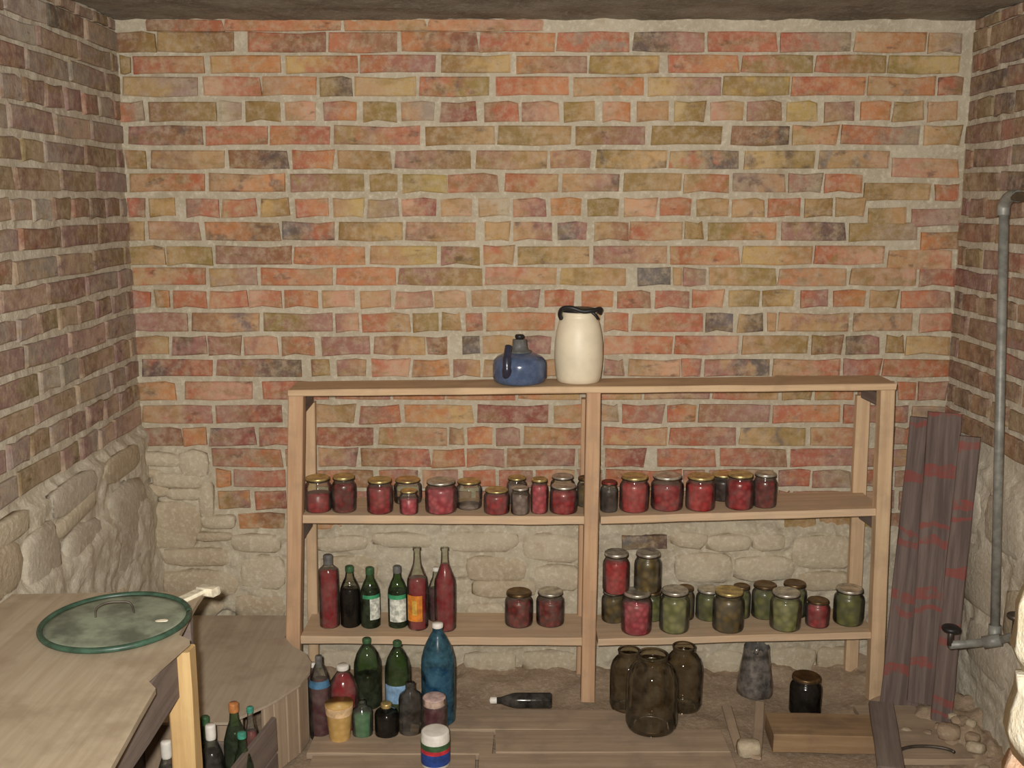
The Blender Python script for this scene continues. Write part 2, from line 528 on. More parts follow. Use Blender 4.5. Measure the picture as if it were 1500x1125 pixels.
# ------------------------------------------------------------------ bricks
PAL = {'R': (178, 100, 72), 'O': (192, 124, 80), 'T': (182, 144, 100), 'Y': (192, 160, 98), 'G': (142, 116, 64),
       'M': (152, 106, 96), 'D': (84, 70, 64), 'P': (200, 150, 120), 'K': (136, 94, 68), 'N': (134, 68, 60),
       'E': (152, 134, 118), 'L': (90, 88, 92), 'W': (196, 182, 160)}
ROWS = [
 (29, 45, "213 327 KR,330 500 OO,503 625 OT,628 797 OP"),
 (48, 76, "167 228 KG,231 343 TK,364 477 RK,482 582 RK,587 700 OK,703 813 RO,816 922 RRE,928 1032 DM,1036 1138 RR,1142 1246 RE,1253 1357 TO,1360 1408 TE"),
 (82, 107, "177 191 GG,194 299 RT,307 411 TO,417 524 YR,528 638 RMM,647 748 GY,755 860 OMK,864 966 GYK,978 1082 RO,1087 1191 RG,1195 1298 RG,1302 1406 GY"),
 (113, 140, "181 290 TE,297 382 PR,385 463 TO,469 516 GD,520 609 TY,615 717 RGD,725 833 RO,839 943 TOG,948 1056 YMG,1060 1157 GGY,1160 1267 RO,1272 1370 TO,1374 1411 RK"),
 (149, 177, "174 210 RE,217 317 KG,323 353 WE,360 410 GG,417 463 PP,473 523 MO,532 580 GG,587 637 TE,645 697 MN,710 760 KR,765 819 MP,825 872 GT,883 923 PO,932 980 TT,987 1033 YG,1040 1090 PT,1095 1145 MK,1153 1197 YY,1207 1252 TM,1260 1305 OO,1308 1352 GT,1358 1403 TT"),
 (185, 212, "189 297 MKD,302 392 RR,396 483 OR,490 615 GRM,622 725 GTG,730 837 GTT,842 945 GM,955 1057 GG,1072 1156 KDK,1159 1227 TO,1233 1346 REM,1352 1408 TG"),
 (221, 247, "184 212 TG,222 329 KT,335 422 KDK,427 489 RO,494 573 TG,579 690 MGD,698 802 MTG,805 866 TM,874 977 GYD,981 1082 TLR,1091 1193 YGD,1200 1302 TTL,1306 1404 PTO"),
 (255, 281, "191 300 TRG,307 417 TOD,424 533 MG,541 583 GG,590 654 GY,657 730 RK,740 818 RTR,824 907 TMD,914 998 GT,1002 1067 TRG,1073 1150 ETD,1154 1204 ME,1208 1262 RO,1266 1362 GT,1371 1406 RR"),
 (291, 317, "189 213 RK,218 257 GY,273 320 MR,325 375 TR,382 423 YG,432 482 RO,487 533 TY,538 583 TE,588 640 PN,645 692 TP,700 747 TW,752 800 PM,806 852 OO,860 907 GG,913 962 PP,966 1013 RR,1020 1068 GT,1073 1120 TT,1124 1173 RR,1178 1220 TG,1223 1267 GT,1271 1328 GT,1334 1408 ME"),
 (326, 352, "188 212 KT,217 293 TMP,300 410 OKD,414 490 LRD,497 590 GYG,595 697 MTP,709 747 TT,752 808 TMD,816 860 LM,871 920 TK,923 1000 RT,1003 1030 GG,1036 1137 GOT,1144 1238 MDG,1243 1343 GEG,1348 1405 OK"),
 (361, 387, "189 242 GT,245 310 TG,317 427 MKK,431 535 RO,543 640 TYY,646 702 MG,707 753 RT,757 863 GTT,868 977 MTK,981 1083 ROT,1088 1190 YTO,1194 1295 RPG,1301 1394 TPR"),
 (393, 418, "195 301 TR,306 378 TME,383 487 RTO,493 580 RO,584 707 MG,711 815 PTR,821 917 YTG,933 983 LL,986 998 TT,1002 1033 ME,1038 1137 TGG,1141 1240 OTE,1246 1342 TPG,1347 1398 MR"),
 (426, 450, "188 220 MR,227 247 GO,254 302 RR,307 362 TR,365 412 PR,417 465 RO,471 520 TP,527 573 TP,579 633 PM,637 683 TP,690 735 TT,742 790 RM,797 842 RR,851 899 RO,905 953 RK,960 1009 RM,1013 1060 RP,1067 1113 TG,1116 1163 GY,1172 1213 RM,1220 1268 RO,1273 1315 TG,1321 1392 RM"),
 (459, 485, "198 275 MMN,282 380 KTL,387 487 GM,491 526 MP,531 601 RT,604 643 GG,647 675 GT,683 707 RM,713 813 TO,818 880 OT,885 920 PR,926 1030 TR,1034 1073 DL,1081 1117 TD,1124 1136 TT,1141 1243 TTM,1249 1336 TTD,1346 1394 PR"),
 (493, 519, "198 248 KT,252 302 MMD,304 353 MK,358 407 MP,413 460 KR,470 543 MM,548 623 MTK,626 657 MK,678 703 DL,706 753 TT,758 808 DM,818 880 RT,885 985 PRR,989 1082 RPM,1088 1183 TGG,1188 1234 GK,1240 1288 DM,1298 1324 GG,1327 1390 YT"),
 (527, 551, "209 311 DR,318 442 MDK,457 483 KG,493 537 MT,543 600 RP,604 657 KO,664 703 MT,708 760 TM,765 815 KT,818 880 TP,885 914 MM,921 997 TP,1000 1027 RM,1031 1127 MLT,1133 1230 TRP,1234 1290 MR,1294 1392 RRG"),
 (560, 585, "204 257 TO,272 370 TPR,384 480 RRN,490 570 OM,575 650 OR,655 755 TR,760 850 OT,860 940 RT,945 1040 TM,1045 1140 RT,1145 1190 TG,1195 1250 GO,1256 1310 KM,1315 1340 RR,1344 1387 RM"),
 (594, 619, "209 311 TMR,315 413 MNR,424 455 TM,461 520 TG,527 585 MR,592 693 OYO,700 803 NNM,812 872 TO,880 906 TE,910 972 RM,977 1020 RO,1024 1127 KM,1131 1230 RO,1234 1300 RM,1306 1331 RM,1336 1386 TE"),
 (627, 652, "194 207 OO,210 267 MKE,268 303 OO,307 373 MNL,380 440 MR,465 547 RN,555 655 GTR,658 680 KT,684 722 RO,727 762 MM,768 870 TRK,885 977 RTY,981 1078 RMP,1084 1180 TGL,1187 1270 TR,1310 1334 MR,1340 1384 MT"),
 (658, 683, "310 413 MRE,418 455 TM,465 523 TM,528 630 KRN,633 680 TR,684 738 RM,743 842 KMN,848 880 TM,885 945 RN,962 1048 RRM,1054 1152 RKM,1157 1252 RM,1258 1300 MR,1308 1335 MT,1340 1382 MM"),
 (689, 713, "318 338 OO,343 418 MRE,425 460 RM,465 547 RK,555 613 RM,618 672 PM,678 727 RR,731 780 RM,784 842 RT,847 880 MM,888 998 RR,1002 1033 RM,1038 1133 RM,1140 1187 MR,1191 1246 ME,1252 1300 RM,1310 1380 MM"),
 (720, 745, "319 367 GMO,373 420 RN,425 500 RM,505 590 MR,596 690 RM,696 760 MR,766 845 RM,852 920 MR,926 1030 RM,1036 1133 RM,1140 1157 MR,1161 1253 RTM,1258 1310 TM,1316 1378 MM"),
 (752, 774, "349 418 OKT,425 500 TO,1150 1195 GT,1200 1290 TG,1296 1376 KM"),
]
for _k in PAL:
    PAL[_k] = tuple(v * 0.74 + m_ * 0.26 for v, m_ in zip(PAL[_k], (158, 130, 106)))
BM = {}
def brick_mesh(kind, k):
    key = (kind, k)
    if key in BM: return BM[key]
    L, hh = {'s': (0.245, 0.060), 'h': (0.112, 0.060), 'q': (0.055, 0.060)}[kind]
    rnd = random.Random(hash(kind) % 97 + k * 13 if False else (ord(kind) * 31 + k))
    j = lambda s: rnd.uniform(-s, s)
    c = 0.006
    V = []
    # outline with one mid point on the long edges
    ol = [(-L/2, -hh/2), (j(L*.2), -hh/2), (L/2, -hh/2), (L/2, hh/2), (j(L*.2), hh/2), (-L/2, hh/2)]
    ol = [(x + j(.0045), z + j(.0045)) for x, z in ol]
    for dep, ins in ((0.03, 0.0), (-0.002, 0.0), (-0.005, c)):
        for x, z in ol:
            sx = x - math.copysign(ins + abs(j(.003)) * (ins > 0), x) if abs(x) > L * .3 else x
            V.append((sx, dep + j(.001), z - math.copysign(ins * .7, z)))
    n = 6
    Fc = []
    for a in range(2):
        for i in range(n):
            Fc.append((a*n+i, a*n+(i+1) % n, (a+1)*n+(i+1) % n, (a+1)*n+i))
    Fc.append((12, 13, 16, 17)); Fc.append((13, 14, 15, 16))
    me = new_mesh('brick', V, Fc, 'brick')
    BM[key] = (me, L, hh)
    return BM[key]
def jit(c, s=8):
    k = random.uniform(-s, s)
    return tuple(max(0, min(255, v + k + random.uniform(-s * .5, s * .5))) for v in c)
def brick(parent, center, length, height, code, rot=0.0, tilt=0.0, desat=0.0, dark=1.0):
    kind = 's' if length > 0.17 else ('h' if length > 0.08 else 'q')
    me, L, hh = brick_mesh(kind, random.randrange(6))
    mw = Matrix.Translation(center) @ Matrix.Rotation(rot, 4, 'Z') @ Matrix.Rotation(tilt, 4, 'Y') @ Matrix.Diagonal((length / L, 1, height / hh, 1))
    o = link('brick', me, parent, mw)
    cs = list(code) + [code[-1]] * (3 - len(code))
    for nm, ch in zip(('tone_a', 'tone_b', 'tone_c'), cs):
        c = jit(PAL[ch], 8)
        g = sum(c) / 3
        c = tuple((v * (1 - desat) + g * desat) * dark for v in c)
        o[nm] = list(lin(c)[:3])
    return o
LEVELS = []
for y0, y1, s in ROWS:
    z1 = atY(750, y0, YB).z; z0 = atY(750, y1, YB).z
    LEVELS.append((z0, z1))
    for part in s.split(','):
        a, b, code = part.split()
        a, b = float(a), float(b)
        yy0, yy1 = y0, y1
        ym = (y0 + y1) / 2
        if a > 1262 and 250 < ym < 345: yy0, yy1 = y0 + 14, y1 + 13
        elif a > 1262 and 345 <= ym < 380: yy0, yy1 = y0 + 6, y1 + 7
        elif a > 1295 and 200 < ym < 250: yy0, yy1 = y0 + 11, y1 + 12
        if a > 1330 and 285 < ym: yy0 += 1; yy1 += 1
        P0 = atY(a, (yy0 + yy1) / 2, YB); P1 = atY(b, (yy0 + yy1) / 2, YB)
        zt = atY(750, yy0, YB).z; zb = atY(750, yy1, YB).z
        c = Vector(((P0.x + P1.x) / 2, YB - random.uniform(0.0, 0.003), (zt + zb) / 2 + random.uniform(-.0015, .0015)))
        brick(wall_back, c, max(0.02, P1.x - P0.x), zt - zb + 0.002, code, 0, random.uniform(-.008, .008))

# side walls: the same courses carried round the corner
SIDE_L = ['MK', 'KM', 'MG', 'KTG', 'EM', 'KM', 'MT', 'GT', 'MN', 'DK', 'ME', 'KG', 'EEM', 'EW', 'MP', 'GM', 'ME', 'TE', 'RK', 'EP']
SIDE_R = ['RK', 'MK', 'KG', 'TK', 'MR', 'KM', 'OK', 'GT', 'MD', 'EM', 'RM', 'NM']
def side_bricks(parent, X, sgn, y_end, codes, zmin, desat, wfun):
    for ri, (z0, z1) in enumerate(LEVELS):
        if ri == 0: z1 = min(z1 + .01, ZC - .004)
        if z0 < zmin: continue
        header = ri % 4 == 0
        y = YB - 0.01 - (0.0 if ri % 2 else 0.07)
        if ri % 2 == 0:
            brick(parent, (X, YB - 0.042, (z0 + z1) / 2), 0.05, z1 - z0, random.choice(codes), wfun, 0, desat)
        while y > y_end:
            L = 0.112 if header else (0.245 if random.random() < 0.72 else 0.115)
            L *= random.uniform(.95, 1.04)
            if header is False and y - L < y_end - 0.1: L = 0.115
            c = (X - sgn * -1 * random.uniform(0, 0.003), y - L / 2, (z0 + z1) / 2 + random.uniform(-.002, .002))
            brick(parent, c, L, (z1 - z0) * random.uniform(.95, 1.03), random.choice(codes), wfun, random.uniform(-.01, .01), desat)
            y -= L + random.uniform(0.010, 0.018)
# extra course levels below those of the back wall are not needed: footing starts there
side_bricks(wall_left, XL, 1, 1.55, SIDE_L, ZPL + 0.0, 0.35, math.pi / 2)
side_bricks(wall_right, XR, -1, 1.9, SIDE_R, 0.84, 0.3, -math.pi / 2)

# ------------------------------------------------------------------ stones of the footing
STN = []
for k in range(7):
    bm = bmesh.new()
    bmesh.ops.create_icosphere(bm, subdivisions=2, radius=1.0)
    for v in bm.verts:
        p = v.co.copy()
        q = Vector([math.copysign(abs(c) ** 0.55, c) for c in p])
        q *= 1 + 0.16 * mn.noise(p * 1.6 + Vector((k * 7.0, 0, 0))) + 0.06 * mn.noise(p * 4.5 + Vector((0, k * 5.0, 0)))
        v.co = q * 0.5
    me = bpy.data.meshes.new('stone'); bm.to_mesh(me); bm.free()
    me.polygons.foreach_set('use_smooth', [True] * len(me.polygons))
    me.materials.append(None)
    STN.append(me)
STM = {}
def stone_mesh(k, mat):
    if (k, mat) not in STM:
        m = STN[k].copy(); m.materials[0] = M[mat]; STM[(k, mat)] = m
    return STM[(k, mat)]
def stone(name, parent, c, size, mat, rot=(0, 0, 0)):
    from mathutils import Euler
    me = stone_mesh(random.randrange(7), mat)
    mw = Matrix.Translation(Vector(c)) @ Euler(rot).to_matrix().to_4x4() @ Matrix.Diagonal((size[0], size[1], size[2], 1))
    return link(name, me, parent, mw)
def back_stone(x0, y0, x1, y1, out, mat, tilt=0.0):
    a = atY(x0, y0, YB); b = atY(x1, y1, YB)
    w, h = (b.x - a.x) * 1.02, (a.z - b.z) * 1.02
    stone('stone', wall_back, ((a.x + b.x) / 2, YB - 0.01, (a.z + b.z) / 2), (w, 0.030 + 0.9 * out, h), mat, (0, tilt, 0))
for x0, y0, x1, y1, out, mat, t in [
    (205, 660, 268, 682, .022, 'limestone', .1), (262, 658, 308, 700, .018, 'limestone', 0), (200, 684, 245, 698, .012, 'limestone_brown', .1),
    (222, 690, 300, 712, .03, 'limestone', .05), (205, 706, 250, 726, .02, 'limestone_brown', -.1), (245, 712, 300, 730, .02, 'limestone', 0),
    (205, 732, 300, 800, .022, 'limestone_brown', 0), (292, 705, 318, 760, .015, 'limestone', 0), (296, 752, 350, 772, .02, 'limestone', 0),
    (285, 776, 345, 790, .02, 'limestone_brown', 0), (340, 780, 418, 806, .022, 'limestone', .03), (240, 800, 345, 826, .02, 'limestone_brown', 0),
    (232, 832, 350, 870, .025, 'limestone_brown', .02), (352, 812, 420, 860, .02, 'limestone', 0), (345, 866, 420, 910, .02, 'limestone_brown', 0),
    (240, 874, 330, 900, .02, 'limestone_brown', 0),
    (462, 782, 540, 806, .02, 'limestone', -.05), (544, 778, 640, 800, .02, 'limestone', .04), (470, 812, 560, 850, .018, 'limestone_brown', 0),
    (650, 776, 760, 806, .02, 'limestone', 0), (765, 780, 850, 820, .018, 'limestone', .05), (680, 812, 770, 848, .018, 'limestone_brown', 0),
    (690, 846, 790, 872, .02, 'limestone_brown', 0), (780, 826, 850, 862, .02, 'limestone', 0), (680, 880, 740, 912, .018, 'limestone', 0),
    (1034, 780, 1098, 806, .022, 'limestone', 0), (1100, 778, 1150, 804, .02, 'limestone', 0), (982, 776, 1034, 800, .018, 'limestone', .1),
    (985, 808, 1070, 850, .018, 'limestone', 0), (1074, 812, 1160, 850, .018, 'limestone', 0), (1160, 782, 1250, 830, .02, 'limestone', 0),
    (1165, 834, 1245, 862, .018, 'limestone_brown', 0), (470, 950, 540, 985, .02, 'limestone', 0), (680, 952, 760, 980, .018, 'limestone', 0),
    (765, 950, 850, 982, .02, 'limestone', .03), (1030, 950, 1090, 990, .02, 'limestone', 0), (1130, 945, 1190, 985, .02, 'limestone', 0),
    (1195, 945, 1250, 980, .018, 'limestone_brown', 0)]:
    back_stone(x0, y0, x1, y1, out, mat, t)
# the one dark brick set in the plaster behind the pickle jars
a = atY(909, 781, YB); b = atY(976, 800, YB)
brick(wall_back, ((a.x + b.x) / 2, YB - 0.03, (a.z + b.z) / 2), b.x - a.x, a.z - b.z, 'LDK')

def left_stone(x0, y0, x1, y1, out, mat, tilt=0.0):
    a = atX(x0, (y0 + y1) / 2, XL); b = atX(x1, (y0 + y1) / 2, XL)
    xm = (x0 + x1) / 2
    zt = atX(xm, y0, XL).z; zb = atX(xm, y1, XL).z
    stone('stone', wall_left, (XL + 0.02, (a.y + b.y) / 2, (zt + zb) / 2), (0.015 + 1.3 * out, abs(b.y - a.y) * 1.02, (zt - zb) * 1.0), mat, (tilt, 0, 0))
for x0, y0, x1, y1, out, mat, t in [
    (146, 704, 204, 842, .035, 'grey_stone', 0), (78, 765, 140, 850, .02, 'grey_stone', 0), (18, 770, 74, 868, .02, 'grey_stone', .1),
    (60, 742, 130, 770, .02, 'limestone', .1), (-50, 800, 16, 880, .02, 'limestone_brown', 0), (150, 848, 200, 872, .02, 'limestone_brown', 0),
    (140, 660, 195, 700, .012, 'limestone_brown', 0), (60, 700, 130, 745, .012, 'grey_stone', 0), (-40, 760, 30, 800, .015, 'limestone', 0),
    (96, 850, 140, 872, .02, 'limestone', 0)]:
    left_stone(x0, y0, x1, y1, out, mat, t)
for k, (y, z, sy, sz, mat) in enumerate([(3.2, .70, .25, .16, 'grey_stone'), (2.92, .72, .24, .18, 'grey_stone'), (2.65, .68, .24, .2, 'limestone'),
        (3.05, .5, .3, .2, 'grey_stone'), (2.75, .47, .26, .18, 'limestone_brown'), (3.3, .45, .2, .2, 'limestone_brown'), (2.95, .3, .28, .16, 'grey_stone'), (2.6, .26, .26, .2, 'limestone_brown')]):
    stone('stone', wall_right, (XR - 0.015, y, z), (0.05, sy, sz), mat)

# ------------------------------------------------------------------ floor planks and rubble
for k, (y0, w, x0, x1) in enumerate([(3.06, .13, -.32, .42), (2.92, .135, -.05, .66), (2.92, .135, -.62, -.06), (2.775, .14, -.10, .66), (2.77, .14, -.60, -.11), (2.62, .14, -.5, .5)]):
    z = 0.022 + 0.003 * (k % 2)
    fp = board('plank', (x0, y0, z), (x1, y0 + random.uniform(-.01, .01), z), w, 0.022, 'floor_plank', bpy.data.objects['floor'], rough=0.003)

# ------------------------------------------------------------------ shelf unit
YF = 3.19
sh = thing('wooden_shelf', 'open pine shelving unit with two bays standing against the brick wall', 'shelf', (0.25, 3.3, 0))
def line_z(pa, pb, Y):
    A = atY(pa[0], pa[1], Y); B = atY(pb[0], pb[1], Y)
    return lambda x: A.z + (B.z - A.z) * (x - A.x) / (B.x - A.x)
def post(px0, py0, px1, py1, Y, w, d, name='post', mat='pine'):
    top = atY(px0, py0, Y); bot = atY(px1, py1, Y)
    dirv = (top - bot).normalized()
    bot2 = bot + dirv * ((0.012 - bot.z) / dirv.z)
    # board(): thickness goes to -Z of its frame: let Z point to the viewer so the face sits at Y
    board(name, bot2, top, w, d, mat, sh, up=(0, -1, 0), rough=0.002)
post(433, 572, 428, 1030, YF, 0.048, 0.045)
post(870, 569, 861, 1034, YF, 0.046, 0.045)
post(1302, 566, 1283, 1040, YF, 0.046, 0.045, mat='pine_pale')
post(453, 590, 459, 985, 3.385, 0.036, 0.03, mat='pine_pale')
post(860, 585, 852, 985, 3.385, 0.036, 0.03)
post(1266, 580, 1248, 985, 3.385, 0.046, 0.03, mat='pine_pale')
def shelf_board(pa, pb, Y0, Y1, h, name='shelf_board', mat='shelf_wood'):
    A = atY(pa[0], pa[1], Y0); B = atY(pb[0], pb[1], Y0)
    dy = Vector((0, (Y1 - Y0) / 2, 0))
    board(name, A + dy, B + dy, Y1 - Y0, h, mat, sh, rough=0.0025, seg=14)
    return line_z(pa, pb, Y0)
z_top = shelf_board((421, 571), (1313, 562), 3.175, 3.33, 0.022, 'top_board', 'pine_pale')
z2l = shelf_board((443, 755), (862, 757), 3.20, 3.41, 0.028)
z2r = shelf_board((879, 757), (1292, 745), 3.20, 3.41, 0.026)
z3l = shelf_board((441, 932), (856, 935), 3.20, 3.41, 0.028)
z3r = shelf_board((876, 937), (1282, 926), 3.20, 3.41, 0.024)
for pf, pb, py in ((437, 452, 775), (1294, 1264, 763), (440, 453, 586), (1298, 1268, 578)):
    a = atY(pf, py, 3.236); c = atY(pb, py, 3.383)
    board('bracket_block', (a.x, 3.237, a.z), (c.x, 3.384, a.z), 0.03, 0.04, 'grey_wood', sh)

# ------------------------------------------------------------------ jars
JP = [(0.86, 0.0), (0.96, 0.025), (1.0, 0.08), (1.0, 0.66), (0.97, 0.74), (0.88, 0.80), (0.82, 0.83), (0.82, 0.93)]
MC = {}
def clip_prof(prof, s, z0, z1):
    out = []
    for (r0, a0), (r1, a1) in zip(prof[:-1], prof[1:]):
        if a1 <= z0 or a0 >= z1: continue
        lo, hi = max(a0, z0), min(a1, z1)
        f = lambda z: (r0 + (r1 - r0) * (z - a0) / (a1 - a0)) if a1 > a0 else r1
        if not out: out.append((f(lo) * s, lo))
        out.append((f(hi) * s, hi))
    return out
def cached(key, fn):
    if key not in MC: MC[key] = fn()
    return MC[key]
def jar(label, x0, x1, ylid, ybase, zfun, lid, content, level=0.74, group=None, glass='glass', yc=None, name='preserve_jar', lidw=0.86, ymin=None):
    xc = (x0 + x1) / 2
    if yc is None:
        zb = zfun(atY(xc, ybase, 3.25).x)
        yf = atZ(xc, ybase, zb).y
        r = (x1 - x0) / 2 * (yf / ray(xc, ybase).y) / F
        cy = max(yf + r, (ymin or 3.205) + r)
        cy = min(cy, 3.376 - r)
    else:
        cy = yc
        p = atY(xc, ybase, cy); r = (x1 - x0) / 2 * (cy / ray(xc, ybase).y) / F
        zb = zfun(p.x)
    p = atY(xc, ybase, cy)
    x = atY(xc, (ylid + ybase) / 2, cy).x
    zb = zfun(x)
    zt = atY(xc, ylid, cy - r * 0.2).z
    h = zt - zb
    root = thing(name, label, 'jar', (x, cy, zb), group, random.uniform(0, 6))
    S = PM[root.name] @ Matrix.Diagonal((r, r, h, 1))
    g = link('glass_body', cached(('jg', glass), lambda: lathe(JP, glass)), root, S)
    if content:
        lv = round(level, 2)
        link('contents', cached(('jc', content, lv), lambda: lathe(clip_prof(JP, 0.975, 0.02, lv), content)), root, S)
    if lid:
        lw = lidw
        lp = [(lw, 0.915), (lw + .02, 0.92), (lw + .02, 0.97), (lw, 0.985), (lw * .9, 1.0), (lw * .8, 0.985), (0.02, 0.985)]
        lo = link('lid', cached(('jl', lid, lw), lambda: lathe(lp, lid)), root, S)
        rp = [(lw + .0, 0.895), (lw + .035, 0.9), (lw + .035, 0.93), (lw + .0, 0.935)]
        link('lid_rim', cached(('jr', lw), lambda: lathe(rp, 'lid_rim')), lo, S)
    return root
G2 = 'jars on the middle shelf'
jar('red preserve jar half filled, gold lid, against the end post on the middle shelf', 446, 486, 699, 753, z2l, 'lid_gold', 'c_red', .5, G2)
jar('dark red full preserve jar second from the end post on the middle shelf', 486, 522, 697, 753, z2l, 'lid_gold', 'c_darkred', .78, G2)
jar('red preserve jar standing alone beyond a gap on the middle shelf', 537, 576, 702, 757, z2l, 'lid_gold', 'c_red', .76, G2)
jar('large clear jar hidden behind a small gold-lidded jar on the middle shelf', 577, 618, 702, 749, z2l, 'lid_gold', 'c_grey', .12, G2, yc=3.36)
jar('small jar with a bright gold lid and pink remains in front of a clear jar', 585, 613, 718, 759, z2l, 'lid_gold', 'c_pink', .62, G2, ymin=3.203)
jar('wide pink-red jar with a silver lid beside the empty grey jar', 622, 670, 704, 760, z2l, 'lid_silver', 'c_pink', .76, G2)
jar('empty grey-green glass jar between two red jars on the middle shelf', 668, 706, 704, 757, z2l, 'lid_gold', 'c_grey', .10, G2, yc=3.300)
jar('short squat red jar with a shiny gold lid on the middle shelf', 708, 747, 717, 758, z2l, 'lid_gold', 'c_red', .78, G2)
jar('jar with a pale lid standing behind two small jars on the middle shelf', 742, 772, 699, 747, z2l, 'lid_gold', 'c_grey', .7, G2, yc=3.36)
jar('small greyish clear jar with a silver lid on the middle shelf', 748, 776, 714, 757, z2l, 'lid_silver', 'c_grey', .7, G2)
jar('narrow jar of pink preserve with a yellow lid on the middle shelf', 777, 803, 701, 754, z2l, 'lid_gold', 'c_pink', .8, G2)
jar('clear jar with raised silver lid behind a red jar near the middle post', 806, 842, 697, 747, z2l, 'lid_silver', 'c_darkred', .5, G2, yc=3.36)
jar('red jar with a grey lid in front of another jar near the middle post', 805, 846, 711, 757, z2l, 'lid_silver', 'c_red', .82, G2, yc=3.258)
jar('greenish jar mostly hidden behind the middle shelf post', 845, 872, 699, 747, z2l, 'lid_brown', 'c_olive', .7, G2, yc=3.325)
jar('narrow dark grey jar with a red-brown lid right beside the middle post', 879, 905, 705, 752, z2r, 'lid_red', 'c_dark', .72, G2)
jar('bright red jar with a gold lid next to the narrow dark jar', 907, 951, 697, 753, z2r, 'lid_gold', 'c_brightred', .8, G2)
jar('wide red jar with dark settled base and a silver lid', 953, 1001, 696, 751, z2r, 'lid_silver', 'c_red', .7, G2)
jar('red jar with a gold lid between the wide red jar and a shadowy dark jar', 1004, 1048, 697, 751, z2r, 'lid_gold', 'c_brightred', .76, G2)
jar('shadowy dark jar squeezed behind two red jars on the middle shelf', 1040, 1078, 694, 743, z2r, 'lid_gold', 'c_dark', .75, G2, yc=3.36)
jar('red jar in front of the shadowy dark jar on the middle shelf', 1063, 1104, 694, 749, z2r, 'lid_gold', 'c_red', .8, G2, yc=3.262)
jar('last red jar of the row, beside the empty end of the middle shelf', 1103, 1138, 693, 746, z2r, 'lid_silver', 'c_darkred', .78, G2)
G3 = 'jars on the bottom shelf'
jar('dark red jar standing by the bottles on the bottom shelf', 739, 781, 867, 922, z3l, 'lid_brown', 'c_darkred', .74, G3)
jar('dark red jar with a silver lid in the bottle bay, next to the middle post', 785, 827, 866, 921, z3l, 'lid_silver', 'c_darkred', .7, G3)
jar('greyish green jar under the stacked red jar', 881, 916, 865, 917, z3r, 'lid_silver', 'c_olive', .78, G3, yc=3.360)
jar('red jar at the front of the green pickle jars, under the stack', 910, 955, 867, 923, z3r, 'lid_silver', 'c_pink', .72, G3, yc=3.263)
jar('dark green jar under the stacked olive jar', 940, 970, 866, 914, z3r, 'lid_brown', 'c_green', .8, G3, yc=3.36)
jar('pale green pickle jar next to the red front jar', 966, 1010, 864, 922, z3r, 'lid_silver', 'c_paleg', .8, G3, yc=3.267)
jar('dark pickle jar mostly hidden behind the pale green pickle jar', 990, 1017, 860, 911, z3r, 'lid_brown', 'c_olive', .8, G3, yc=3.36)
jar('green pickle jar half hidden by a brown-green jar', 1019, 1056, 863, 917, z3r, 'lid_silver', 'c_green', .8, G3, yc=3.358)
jar('brown-green pickle jar at the shelf edge with a gold lid', 1044, 1090, 865, 923, z3r, 'lid_gold', 'c_olive', .82, G3, yc=3.262)
jar('dark pickle jar peeping from behind the brown-green jar', 1072, 1099, 858, 910, z3r, 'lid_brown', 'c_green', .8, G3, yc=3.36)
jar('dark green jar with a wide lid behind the dusty green jar', 1101, 1138, 856, 913, z3r, 'lid_brown', 'c_green', .82, G3, yc=3.358)
jar('rear green jar behind the dusty green jar, beside the small red jar', 1145, 1181, 854, 910, z3r, 'lid_brown', 'c_green', .8, G3, yc=3.36)
jar('dusty green pickle jar at the shelf edge before two taller jars', 1128, 1173, 867, 926, z3r, 'lid_silver', 'c_paleg', .78, G3, yc=3.260)
jar('small low jar of red preserve among the green pickle jars', 1180, 1215, 879, 922, z3r, 'lid_brown', 'c_red', .84, G3)
jar('last green pickle jar standing alone by the end post', 1221, 1265, 862, 920, z3r, 'lid_silver', 'c_green', .86, G3)
z_stack = lambda x: atY(902, 862, 3.27).z
zsj = atY(915, 864, 3.30).z
jar('red jar stacked on top of other jars beside the middle post', 883, 922, 809, 863, lambda x: zsj, 'lid_silver', 'c_brightred', .76, G3, yc=3.29)
jar('olive brown jar stacked on top of the dark green jar', 929, 969, 809, 863, lambda x: zsj, 'lid_silver', 'c_olive', .84, G3, yc=3.30)

# ------------------------------------------------------------------ bottles
BP = {
 'wine': [(.88, 0), (1, .02), (1, .56), (.93, .62), (.62, .72), (.40, .80), (.34, .86), (.32, .965), (.39, .97), (.39, 1)],
 'beer': [(.88, 0), (1, .02), (1, .56), (.95, .63), (.70, .74), (.44, .83), (.37, .92), (.36, 1)],
 'pet': [(.82, 0), (1, .03), (1, .58), (.97, .66), (.78, .78), (.48, .88), (.30, .93), (.28, 1)],
 'straight': [(.9, 0), (1, .015), (1, .76), (.95, .81), (.55, .86), (.42, .89), (.40, 1)],
 'flask': [(.9, 0), (1, .03), (1, .70), (.9, .78), (.45, .86), (.40, .9), (.40, 1)],
 'tub': [(.9, 0), (1, .02), (1, .86), (.94, .9), (.9, .92), (.9, 1)],
 'cone': [(.66, 0), (.7, .02), (.98, .97), (1.02, .98), (1.02, 1)],
}
